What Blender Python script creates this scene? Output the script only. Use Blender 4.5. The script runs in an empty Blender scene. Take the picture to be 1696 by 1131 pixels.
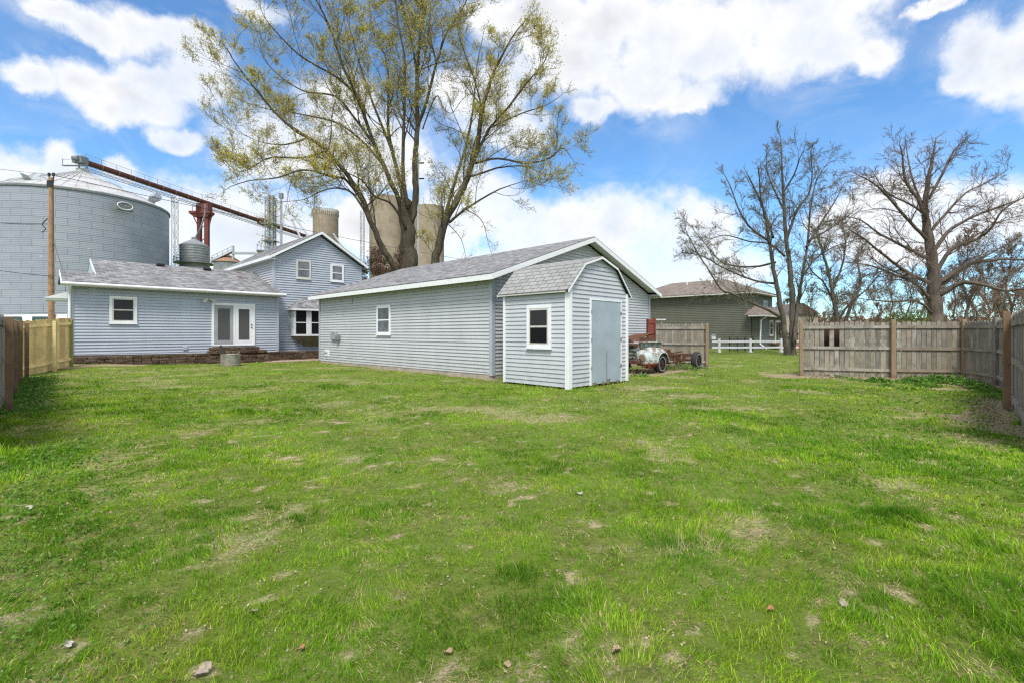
import bpy, math, random
import numpy as np
from mathutils import Vector, Matrix
R = math.radians
C = bpy.context.scene.collection
rnd = random.Random(7)
NP = np.random.RandomState(11)

# ------------------------------------------------------------------ camera
F = 788.0; CH = 1.45; HY = 551.0           # focal length in photo pixels, eye height, horizon row
cam = bpy.data.cameras.new('camera'); cam.sensor_width = 36.0; cam.lens = 36.0 * F / 1696.0
cam.shift_y = -(565.5 - HY) / 1696.0; cam.clip_start = 0.05; cam.clip_end = 9000
co = bpy.data.objects.new('camera', cam); co.location = (0, 0, CH); co.rotation_euler = (R(90), 0, 0)
C.objects.link(co); bpy.context.scene.camera = co

def at(px, py, Y):
    return Vector(((px - 848) / F * Y, Y, CH + (HY - py) / F * Y))

# ------------------------------------------------------------------ light
SC = bpy.context.scene
SC.view_settings.view_transform = 'Standard'; SC.view_settings.look = 'None'
SC.cycles.use_denoising = False; SC.cycles.filter_width = 1.3
SC.view_settings.exposure = 0.85; SC.view_settings.gamma = 1.0
SUN = Vector((-0.06, -0.66, 1.0)).normalized()
sl = bpy.data.lights.new('sun', 'SUN'); sl.energy = 2.5; sl.angle = R(18.0); sl.color = (1.0, 0.965, 0.91)
so = bpy.data.objects.new('sun', sl); so.rotation_euler = SUN.to_track_quat('Z', 'Y').to_euler(); so.location = (0, 0, 50); C.objects.link(so)

# ------------------------------------------------------------------ node helper
class NT:
    def __init__(s, nt): s.t = nt; s.n = nt.nodes; s.l = nt.links
    def new(s, ty, **kw):
        n = s.n.new(ty)
        for k, v in kw.items(): setattr(n, k, v)
        return n
    def put(s, sock, v):
        if v is None: return
        if hasattr(v, 'is_output') or isinstance(v, bpy.types.NodeSocket): s.l.new(v, sock)
        else: sock.default_value = v
    def math(s, op, a, b=None, c=None, clamp=False):
        n = s.new('ShaderNodeMath', operation=op, use_clamp=clamp)
        s.put(n.inputs[0], a); s.put(n.inputs[1], b)
        if c is not None: s.put(n.inputs[2], c)
        return n.outputs[0]
    def vmath(s, op, a, b=None):
        n = s.new('ShaderNodeVectorMath', operation=op); s.put(n.inputs[0], a); s.put(n.inputs[1], b)
        return n.outputs[0]
    def noise(s, vec, scale, detail=4, rough=0.55, dist=0.0):
        n = s.new('ShaderNodeTexNoise'); s.put(n.inputs['Vector'], vec); n.inputs['Scale'].default_value = scale
        n.inputs['Detail'].default_value = detail; n.inputs['Roughness'].default_value = rough; n.inputs['Distortion'].default_value = dist
        return n.outputs[0]
    def mapr(s, v, a, b, c=0.0, d=1.0, smooth=False):
        n = s.new('ShaderNodeMapRange'); n.clamp = True
        if smooth: n.interpolation_type = 'SMOOTHSTEP'
        s.put(n.inputs[0], v)
        for i, q in enumerate((a, b, c, d)): s.put(n.inputs[i + 1], q)
        return n.outputs[0]
    def mix(s, f, a, b, blend='MIX'):
        n = s.new('ShaderNodeMix', data_type='RGBA', blend_type=blend)
        s.put(n.inputs[0], f); s.put(n.inputs[6], a); s.put(n.inputs[7], b)
        return n.outputs[2]
    def ramp(s, f, stops):
        n = s.new('ShaderNodeValToRGB'); s.put(n.inputs[0], f); e = n.color_ramp.elements
        while len(e) > 1: e.remove(e[-1])
        e[0].position = stops[0][0]; e[0].color = stops[0][1]
        for p, c in stops[1:]:
            q = e.new(p); q.color = c
        return n.outputs[0]
def col(r, g, b): return (r, g, b, 1.0)
def srgb(r, g, b):
    f = lambda v: (v / 255 / 12.92) if v / 255 <= 0.04045 else ((v / 255 + 0.055) / 1.055) ** 2.4
    return (f(r), f(g), f(b), 1.0)

# ------------------------------------------------------------------ sky: Nishita blue with cumulus in world directions
w = bpy.data.worlds.new('World'); SC.world = w; w.use_nodes = True
N = NT(w.node_tree); N.n.clear()
sky = N.new('ShaderNodeTexSky', sky_type='NISHITA'); sky.sun_disc = False
sky.sun_elevation = math.asin(SUN.z); sky.sun_rotation = math.atan2(SUN.x, SUN.y)
sky.air_density = 1.0; sky.dust_density = 0.25; sky.ozone_density = 2.5
tc = N.new('ShaderNodeTexCoord'); d3 = tc.outputs['Generated']
sep = N.new('ShaderNodeSeparateXYZ'); N.put(sep.inputs[0], d3)
n1 = N.new('ShaderNodeTexNoise'); N.put(n1.inputs['Vector'], d3); n1.inputs['Scale'].default_value = 9.0; n1.inputs['Detail'].default_value = 8; n1.inputs['Roughness'].default_value = .6
off = N.vmath('SUBTRACT', n1.outputs['Color'], (0.5, 0.5, 0.5))
sc_ = N.new('ShaderNodeVectorMath', operation='SCALE'); N.put(sc_.inputs[0], off); sc_.inputs[3].default_value = 0.085
dd = N.vmath('ADD', d3, sc_.outputs[0])
dd = N.vmath('NORMALIZE', dd)
sd = N.new('ShaderNodeSeparateXYZ'); N.put(sd.inputs[0], dd)
az = N.math('ARCTAN2', sd.outputs[0], sd.outputs[1])
el = N.math('ARCSINE', sd.outputs[2])
# (column, row, half-width, half-height) of each cloud as seen from the yard, turned into azimuth and elevation
CL = [(130, 140, 75, 42), (220, 165, 80, 48), (190, 195, 50, 30), (50, 128, 60, 30), (255, 130, 60, 40), (150, 50, 70, 32), (240, 45, 75, 42), (300, 60, 50, 36), (330, 125, 60, 60), (300, 238, 42, 22), (80, 20, 70, 25),
      (0, 300, 60, 70), (60, 300, 80, 62), (92, 262, 40, 42), (205, 285, 30, 22), (420, 12, 70, 18), (470, 250, 130, 65), (620, 260, 110, 75), (560, 180, 70, 50),
      (400, 385, 260, 75), (640, 380, 200, 60), (870, 385, 75, 60), (945, 385, 75, 62), (1020, 378, 75, 60), (1095, 392, 75, 62), (1165, 400, 60, 58), (960, 450, 300, 50), (1180, 445, 120, 40),
      (1100, 66, 100, 85), (1190, 72, 100, 78), (1290, 72, 100, 76), (1385, 70, 85, 74), (1440, 95, 45, 40), (1340, 20, 150, 50), (950, 95, 110, 85), (1010, 40, 90, 60), (890, 30, 120, 60), (1080, 150, 75, 52), (1040, 135, 60, 40), (1150, 165, 60, 24), (985, 185, 50, 26), (800, 160, 90, 60),
      (1620, 85, 68, 62), (1680, 105, 80, 66), (1590, 140, 45, 26), (1760, 90, 120, 90), (1545, 18, 50, 12), (1390, 372, 60, 48), (1460, 350, 75, 62), (1540, 345, 80, 58), (1620, 350, 75, 58), (1690, 365, 70, 50), (1500, 400, 160, 40),
      (770, 345, 110, 70), (840, 215, 70, 40)]
acc = None
for (px, py, rx, ry) in CL:
    a = math.atan2(px - 848, F); e = math.atan((HY - py) / F * math.cos(a))
    ra = rx / F * math.cos(a) ** 2; re = ry / F * math.cos(a) * math.cos(e) ** 2
    u_ = N.math('MULTIPLY', N.math('SUBTRACT', az, a), 1 / ra); v_ = N.math('MULTIPLY', N.math('SUBTRACT', el, e), 1 / re)
    r2 = N.math('ADD', N.math('MULTIPLY', u_, u_), N.math('MULTIPLY', v_, v_))
    b = N.math('SUBTRACT', 1.0, N.math('POWER', r2, 0.5))
    b = N.math('MAXIMUM', b, -1.0)
    acc = b if acc is None else N.math('SMOOTH_MAX', acc, b, 0.22)
# clouds over the rest of the sky, outside the part the photograph faces
beh = N.mapr(N.math('MAXIMUM', N.math('ABSOLUTE', az), N.math('MULTIPLY', el, 1.45)), 1.0, 1.3)
gen = N.math('MULTIPLY', N.math('SUBTRACT', N.noise(d3, 2.6, 5, .5), 0.42), 3.0)  # cover raised in the unseen sky to add fill light
acc = N.math('ADD', N.math('MULTIPLY', acc, N.math('SUBTRACT', 1.0, beh)), N.math('MULTIPLY', gen, beh))
fine = N.math('SUBTRACT', N.noise(d3, 13.0, 9, .62), 0.5)
dens = N.math('ADD', acc, N.math('MULTIPLY', fine, 1.5))
mask = N.mapr(dens, -0.30, 0.42, 0, 1, True)
veil = N.math('MULTIPLY', N.mapr(N.noise(N.vmath('MULTIPLY', d3, (1, 1, 2.2)), 6.0, 9, .68, .4), .44, .72), N.mapr(acc, -1.0, -0.1))
mask = N.math('MAXIMUM', mask, N.math('MULTIPLY', veil, .40))
mask = N.math('MULTIPLY', mask, N.mapr(N.noise(d3, 6.0, 7, .65), 0.30, 0.58, 0.66, 1.0))
up = N.mapr(sep.outputs[2], -0.02, 0.015)
# thickness of the cloud greys its underside: brighter rims, softly shaded bodies
body = N.noise(d3, 3.0, 4, .5, 0.2)
thick = N.mapr(dens, 0.30, 1.15)
cloudc = N.mix(N.math('MULTIPLY', thick, N.mapr(body, 0.38, 0.60)), col(1.0, 1.01, 1.03), col(0.72, 0.735, 0.78))
cloudv = N.vmath('SCALE', cloudc); N.put(cloudv.node.inputs[3], N.mapr(beh, 0, 1, 5.8, 7.5))  # clouds out of view set brighter than those in view, as added fill
skyc = N.vmath('MULTIPLY', sky.outputs[0], (0.72, 1.03, 1.22))
m = N.mix(N.math('MULTIPLY', mask, up), skyc, cloudv)
bg = N.new('ShaderNodeBackground'); bg.inputs[1].default_value = 0.10; N.put(bg.inputs[0], m)
N.put(N.new('ShaderNodeOutputWorld').inputs[0], bg.outputs[0])

# ------------------------------------------------------------------ materials
MATS = {}
def mat(name, base, rough=0.7, spec=0.3, var=0.12, vscale=3.0, metal=0.0, island=0.0, bump=0.0, bscale=40.0, build=None, stretch=None):
    m = bpy.data.materials.new(name); m.use_nodes = True; MATS[name] = m
    n = NT(m.node_tree); b = n.n['Principled BSDF']
    b.inputs['Roughness'].default_value = rough; b.inputs['Specular IOR Level'].default_value = spec; b.inputs['Metallic'].default_value = metal
    t = n.new('ShaderNodeTexCoord'); v = t.outputs['Object']
    if stretch: v = n.vmath('MULTIPLY', v, stretch)
    c = col(*base[:3])
    if build: c = build(n, v, b) or c
    elif var:
        k = n.mapr(n.noise(v, vscale, 5, .6), 0.3, 0.7, 1 - var, 1 + var)
        mm = n.new('ShaderNodeVectorMath', operation='SCALE'); mm.inputs[0].default_value = base[:3]; n.put(mm.inputs[3], k); c = mm.outputs[0]
    if island:
        g = n.new('ShaderNodeNewGeometry'); k = n.mapr(g.outputs['Random Per Island'], 0, 1, 1 - island, 1 + island)
        mm = n.new('ShaderNodeVectorMath', operation='SCALE'); n.put(mm.inputs[0], c); n.put(mm.inputs[3], k); c = mm.outputs[0]
    n.put(b.inputs['Base Color'], c)
    if bump:
        bp = n.new('ShaderNodeBump'); bp.inputs['Strength'].default_value = bump; bp.inputs['Distance'].default_value = 0.01
        n.put(bp.inputs['Height'], n.noise(v, bscale, 5, .6)); n.put(b.inputs['Normal'], bp.outputs[0])
    return m

def siding_build(c1, c2):
    def f(n, v, b):
        k = n.noise(n.vmath('MULTIPLY', v, (1, 1, .3)), 1.6, 5, .6)
        c = n.mix(n.mapr(k, .3, .7), col(*c1), col(*c2))
        s = n.noise(n.vmath('MULTIPLY', v, (1, 1, .5)), 2.2, 6, .65)
        c = n.mix(n.mapr(s, .5, .75, 0, .22), c, col(c1[0] * .72, c1[1] * .74, c1[2] * .70))
        z = n.new('ShaderNodeSeparateXYZ'); n.put(z.inputs[0], v)
        dirt = n.math('MULTIPLY', n.mapr(z.outputs[2], .75, .12), n.mapr(n.noise(v, 5, 5, .7), .35, .7))
        return n.mix(n.math('MULTIPLY', dirt, .35), c, col(.20, .21, .15))
    return f
mat('siding_garage', (1, 1, 1), .45, .35, build=siding_build((.415, .422, .438), (.47, .477, .492)))
mat('siding_shed', (1, 1, 1), .45, .35, build=siding_build((.425, .44, .47), (.48, .495, .52)))
mat('siding_house', (1, 1, 1), .45, .35, build=siding_build((.345, .38, .435), (.395, .43, .48)))
mat('siding_green', (1, 1, 1), .55, .3, build=siding_build((.105, .108, .080), (.125, .128, .096)))
mat('trim_blue', (.36, .395, .44), .45)
mat('white', (.72, .73, .74), .45, .4, var=.06)
def wornwhite(n, v, b):
    c = n.mix(n.mapr(n.noise(v, 9, 6, .7), .52, .75), col(.72, .73, .73), col(.50, .49, .46))
    return c
mat('white_worn', (1, 1, 1), .55, .3, build=wornwhite)
mat('window_glass', (.012, .012, .014), .05, .25, var=0)
def screenglass(n, v, b):
    s = n.math('FRACT', n.math('MULTIPLY', n.new('ShaderNodeSeparateXYZ').outputs[2], 1))
    z = n.new('ShaderNodeSeparateXYZ'); n.put(z.inputs[0], v)
    w_ = n.math('FRACT', n.math('MULTIPLY', z.outputs[2], 26.0))
    return n.mix(n.mapr(w_, .35, .75), col(.035, .035, .035), col(.12, .12, .12))
mat('blind_glass', (1, 1, 1), .12, .5, build=screenglass)
mat('curtain_glass', (.11, .12, .135), .12, .7, var=.5, vscale=2.2)
mat('screen_grey', (.30, .31, .32), .6)
mat('tan_sash', (.52, .51, .47), .5)
mat('door_blue', (.31, .365, .405), .5, .3, var=.10, vscale=1.6, bump=.15, bscale=18)
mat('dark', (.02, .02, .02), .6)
mat('black_metal', (.025, .025, .027), .5)
mat('concrete', (.34, .30, .24), .9, .15, var=.25, vscale=3, bump=.6, bscale=30)
def concsilo(n, v, b):
    c = n.mix(n.mapr(n.noise(v, .35, 7, .65), .35, .65), col(.235, .185, .135), col(.34, .285, .215))
    s = n.noise(n.vmath('MULTIPLY', v, (1, 1, .05)), 1.1, 5, .65)
    c = n.mix(n.mapr(s, .5, .75, 0, .6), c, col(.16, .125, .085))
    z = n.new('ShaderNodeSeparateXYZ'); n.put(z.inputs[0], v)
    l = n.mapr(n.math('ABSOLUTE', n.math('SUBTRACT', n.math('FRACT', n.math('MULTIPLY', z.outputs[2], .33)), .5)), 0, .025, .3, 0)
    return n.mix(l, c, col(.42, .38, .32))
mat('concrete_silo', (1, 1, 1), .95, .1, build=concsilo, bump=.5, bscale=2)
def shingle_build(c1, c2, c3, scale, mortar=.006, bw=.30, rh=.14):
    def f(n, v, b):
        uv = n.new('ShaderNodeTexCoord').outputs['UV']
        br = n.new('ShaderNodeTexBrick'); n.put(br.inputs['Vector'], uv); br.offset = .5
        br.inputs['Color1'].default_value = col(*c1); br.inputs['Color2'].default_value = col(*c2); br.inputs['Mortar'].default_value = col(*c3)
        br.inputs['Scale'].default_value = 1; br.inputs['Mortar Size'].default_value = mortar; br.inputs['Brick Width'].default_value = bw; br.inputs['Row Height'].default_value = rh
        br.inputs['Bias'].default_value = 0; br.inputs['Mortar Smooth'].default_value = .2
        vo = n.new('ShaderNodeTexVoronoi'); vo.inputs['Scale'].default_value = 4.5
        n.put(vo.inputs['Vector'], n.vmath('MULTIPLY', uv, (1, 1.6, 1)))
        sx = n.new('ShaderNodeSeparateXYZ'); n.put(sx.inputs[0], vo.outputs['Color'])
        k = n.mapr(sx.outputs[0], 0, 1, 1 - scale, 1 + scale)
        k = n.math('MULTIPLY', k, n.mapr(n.noise(uv, .8, 5, .6), .3, .7, .88, 1.1))
        k = n.math('MULTIPLY', k, n.mapr(n.noise(uv, 60, 3, .7), .3, .7, .85, 1.15))
        mm = n.new('ShaderNodeVectorMath', operation='SCALE'); n.put(mm.inputs[0], br.outputs[0]); n.put(mm.inputs[3], k)
        bp = n.new('ShaderNodeBump'); bp.inputs['Strength'].default_value = .5; bp.inputs['Distance'].default_value = .012
        n.put(bp.inputs['Height'], n.math('SUBTRACT', sx.outputs[1], br.outputs['Fac'])); n.put(b.inputs['Normal'], bp.outputs[0])
        return mm.outputs[0]
    return f
mat('shingle_grey', (1, 1, 1), .9, .15, build=shingle_build((.165, .165, .168), (.25, .25, .252), (.09, .09, .095), .38))
mat('shingle_shed', (1, 1, 1), .9, .15, build=shingle_build((.255, .255, .243), (.305, .305, .29), (.10, .10, .098), .06, .012, .305, .15))
mat('shingle_brown', (1, 1, 1), .9, .15, build=shingle_build((.17, .14, .12), (.23, .19, .165), (.12, .10, .09), .2))
def wood_build(c1, c2, c3, mossy=0.0):
    def f(n, v, b):
        g = n.new('ShaderNodeNewGeometry'); r = g.outputs['Random Per Island']
        ofs = n.new('ShaderNodeCombineXYZ'); n.put(ofs.inputs[0], n.math('MULTIPLY', r, 37)); n.put(ofs.inputs[1], n.math('MULTIPLY', r, 91))
        vv = n.vmath('ADD', n.vmath('MULTIPLY', v, (1, 1, .07)), ofs.outputs[0])
        c = n.mix(n.mapr(n.noise(vv, 22, 6, .65), .3, .7), col(*c1), col(*c2))
        rr = n.math('FRACT', n.math('MULTIPLY', r, 7.31))
        c = n.mix(n.mapr(rr, .35, 1, 0, .85), c, col(*c3))
        kb = n.new('ShaderNodeVectorMath', operation='SCALE'); n.put(kb.inputs[0], c); n.put(kb.inputs[3], n.mapr(n.math('FRACT', n.math('MULTIPLY', r, 13.7)), 0, 1, .72, 1.18)); c = kb.outputs[0]
        v2 = n.vmath('ADD', v, ofs.outputs[0])
        c = n.mix(n.mapr(n.noise(v2, 2.6, 6, .7), .45, .66, 0, .7), c, col(c1[0] * .55, c1[1] * .56, c1[2] * .55))
        vo = n.new('ShaderNodeTexVoronoi'); vo.inputs['Scale'].default_value = 3.2; n.put(vo.inputs['Vector'], n.vmath('MULTIPLY', v2, (1.6, 1.6, 1)))
        c = n.mix(n.mapr(vo.outputs[0], .05, .085, .8, 0), c, col(c1[0] * .25, c1[1] * .22, c1[2] * .2))
        bp = n.new('ShaderNodeBump'); bp.inputs['Strength'].default_value = .5; bp.inputs['Distance'].default_value = .006
        n.put(bp.inputs['Height'], n.noise(vv, 60, 4, .6)); n.put(b.inputs['Normal'], bp.outputs[0])
        return c
    return f
mat('wood_old', (1, 1, 1), .9, .12, build=wood_build((.19, .172, .142), (.36, .335, .29), (.27, .225, .165)))
mat('wood_brown', (1, 1, 1), .9, .12, build=wood_build((.21, .135, .08), (.30, .205, .125), (.155, .11, .075)))
mat('wood_post', (1, 1, 1), .9, .12, build=wood_build((.30, .215, .14), (.37, .275, .18), (.24, .16, .10)))
mat('wood_new', (1, 1, 1), .8, .15, build=wood_build((.84, .62, .27), (.90, .74, .40), (.80, .50, .20)))
mat('wood_treated', (1, 1, 1), .8, .15, build=wood_build((.33, .35, .11), (.40, .41, .15), (.36, .36, .13)))
mat('wood_pole', (1, 1, 1), .9, .12, build=wood_build((.24, .14, .075), (.33, .21, .12), (.15, .08, .04)))
mat('board_dark', (.045, .035, .028), .9)
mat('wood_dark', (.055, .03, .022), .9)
mat('stone', (.095, .068, .047), .95, .1, var=.35, vscale=9, island=.35, bump=1.0, bscale=22)
mat('pavers', (.36, .265, .205), .95, .1, var=.25, vscale=9, bump=.5, bscale=40)
def siloskin(n, v, b):
    uv = n.new('ShaderNodeTexCoord').outputs['UV']
    br = n.new('ShaderNodeTexBrick'); n.put(br.inputs['Vector'], uv); br.offset = .5
    br.inputs['Color1'].default_value = col(.25, .275, .32); br.inputs['Color2'].default_value = col(.285, .31, .355); br.inputs['Mortar'].default_value = col(.155, .17, .20)
    br.inputs['Scale'].default_value = 1; br.inputs['Mortar Size'].default_value = .06; br.inputs['Brick Width'].default_value = 2.8; br.inputs['Row Height'].default_value = 1.12; br.inputs['Mortar Smooth'].default_value = .6
    c = n.mix(n.mapr(n.noise(v, .9, 7, .7), .4, .7, 0, .5), br.outputs[0], col(.30, .33, .38))
    w_ = n.new('ShaderNodeTexVoronoi'); w_.inputs['Scale'].default_value = .42; n.put(w_.inputs['Vector'], v)
    c = n.mix(n.mapr(w_.outputs[0], .035, .07, .6, 0), c, col(.6, .62, .65))
    sx = n.new('ShaderNodeSeparateXYZ'); n.put(sx.inputs[0], uv)
    cor = n.math('SINE', n.math('MULTIPLY', sx.outputs[1], 2 * math.pi / .28))
    bp = n.new('ShaderNodeBump'); bp.inputs['Strength'].default_value = .25; bp.inputs['Distance'].default_value = .03
    n.put(bp.inputs['Height'], cor); n.put(b.inputs['Normal'], bp.outputs[0])
    return c
mat('silo_skin', (1, 1, 1), .55, .3, build=siloskin)
def siloroof(n, v, b):
    c = n.mix(n.mapr(n.noise(v, .5, 7, .7), .35, .6), col(.36, .355, .345), col(.48, .48, .475))
    c = n.mix(n.mapr(n.noise(v, .8, 7, .75), .54, .7, 0, .7), c, col(.36, .27, .18))
    return c
mat('silo_roof', (1, 1, 1), .5, .4, build=siloroof)
mat('galv', (.36, .38, .40), .45, .5, var=.2, metal=.3)
mat('galv_dark', (.17, .18, .19), .5, .4, var=.3)
mat('rust', (.105, .046, .033), .85, .2, var=.4, vscale=2.5)
mat('rot_wood', (.20, .17, .13), .9, .1, var=.4, vscale=12)
mat('rust_pale', (.26, .155, .10), .85, .2, var=.3, vscale=1.5)
mat('red_steel', (.165, .045, .032), .65, .3, var=.2)
mat('bin_grey', (.20, .215, .22), .5, .4, var=.25, vscale=.8)
def truckpaint(n, v, b):
    a = n.noise(v, 4.5, 8, .75)
    c = n.mix(n.mapr(a, .44, .56), col(.20, .13, .09), col(.44, .52, .51))
    c = n.mix(n.mapr(n.noise(n.vmath('MULTIPLY', v, (1.6, 1, 3)), 8, 7, .75), .55, .62), c, col(.50, .52, .50))
    c = n.mix(n.mapr(n.noise(v, 13, 6, .7), .60, .68), c, col(.05, .07, .075))
    z = n.new('ShaderNodeSeparateXYZ'); n.put(z.inputs[0], v)
    return n.mix(n.mapr(n.math('ADD', z.outputs[2], n.math('MULTIPLY', n.math('SUBTRACT', a, .5), .3)), .40, .34), c, col(.26, .055, .03))
mat('truck_paint', (1, 1, 1), .8, .2, build=truckpaint)
def truckrust(n, v, b):
    c = n.mix(n.mapr(n.noise(v, 5, 8, .7), .4, .62), col(.085, .038, .025), col(.16, .085, .055))
    return n.mix(n.mapr(n.noise(v, 14, 6, .7), .58, .66), c, col(.035, .03, .028))
mat('truck_rust', (1, 1, 1), .9, .15, build=truckrust, bump=.5, bscale=30)
def truckgrille(n, v, b):
    c = n.mix(n.mapr(n.noise(v, 7, 8, .7), .42, .55), col(.05, .045, .04), col(.22, .24, .22))
    return n.mix(n.mapr(n.noise(v, 9, 6, .7, .5), .56, .62), c, col(.48, .50, .48))
mat('truck_grille', (1, 1, 1), .8, .2, build=truckgrille)
mat('truck_red', (.13, .042, .028), .9, .1, var=.5, vscale=14)
mat('rubber', (.035, .036, .038), .85, .25, var=.2)
mat('tyre_line', (.42, .41, .38), .7)
mat('pot_metal', (.25, .235, .19), .5, .5, var=.35, vscale=6, metal=.3)
mat('car_white', (.75, .76, .77), .3, .5, var=0)
mat('car_glass', (.02, .05, .045), .05, .6, var=0)
mat('brick_red', (.33, .10, .06), .9)
def bark_build(c1, c2, c3, thr=.56):
    def f(n, v, b):
        c = n.mix(n.mapr(n.noise(n.vmath('MULTIPLY', v, (1, 1, .22)), 7, 8, .75), .38, .62), col(*c1), col(*c2))
        bp = n.new('ShaderNodeBump'); bp.inputs['Strength'].default_value = 1.0; bp.inputs['Distance'].default_value = .10
        n.put(bp.inputs['Height'], n.noise(n.vmath('MULTIPLY', v, (1, 1, .15)), 12, 5, .6)); n.put(b.inputs['Normal'], bp.outputs[0])
        return n.mix(n.mapr(n.noise(v, 1.4, 5, .65), thr, thr + .12, 0, .6), c, col(*c3))
    return f
mat('bark_maple', (1, 1, 1), .95, .1, build=bark_build((.06, .05, .034), (.135, .116, .083), (.14, .13, .05)))
mat('bark_grey', (1, 1, 1), .95, .1, build=bark_build((.085, .07, .058), (.155, .135, .11), (.06, .05, .04)))
mat('bark_brown', (1, 1, 1), .95, .1, build=bark_build((.10, .078, .064), (.165, .132, .108), (.07, .055, .045)))
mat('twig_brown', (.135, .10, .08), .9, var=.2)
mat('twig_grey', (.13, .115, .09), .9, var=.2)
mat('twig_red', (.17, .11, .08), .9, var=.3)
def leafmat(name, cols, transl=.35):
    m = bpy.data.materials.new(name); m.use_nodes = True; MATS[name] = m
    n = NT(m.node_tree); n.n.clear()
    g = n.new('ShaderNodeNewGeometry')
    c = n.ramp(g.outputs['Random Per Island'], [(i / (len(cols) - 1), col(*k)) for i, k in enumerate(cols)])
    d = n.new('ShaderNodeBsdfDiffuse'); t = n.new('ShaderNodeBsdfTranslucent'); n.put(d.inputs[0], c); n.put(t.inputs[0], c)
    mx = n.new('ShaderNodeMixShader'); mx.inputs[0].default_value = transl; n.put(mx.inputs[1], d.outputs[0]); n.put(mx.inputs[2], t.outputs[0])
    n.put(n.new('ShaderNodeOutputMaterial').inputs[0], mx.outputs[0])
leafmat('leaf_olive', [(.46, .40, .06), (.58, .53, .09), (.60, .46, .09), (.48, .48, .08)], .5)
leafmat('leaf_pale', [(.24, .23, .11), (.18, .18, .09), (.28, .26, .15)])
leafmat('leaf_rust', [(.20, .12, .08), (.18, .125, .09), (.25, .16, .11)])
leafmat('leaf_orange', [(.24, .14, .08), (.20, .13, .08), (.26, .18, .11)])
leafmat('leaf_green', [(.08, .12, .03), (.12, .16, .045), (.16, .19, .06)])
leafmat('leaf_weed', [(.07, .16, .025), (.12, .24, .04), (.18, .30, .07)])
leafmat('leaf_dry', [(.26, .185, .10), (.36, .29, .17), (.13, .09, .05), (.42, .365, .24), (.09, .065, .035)], .1)

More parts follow.
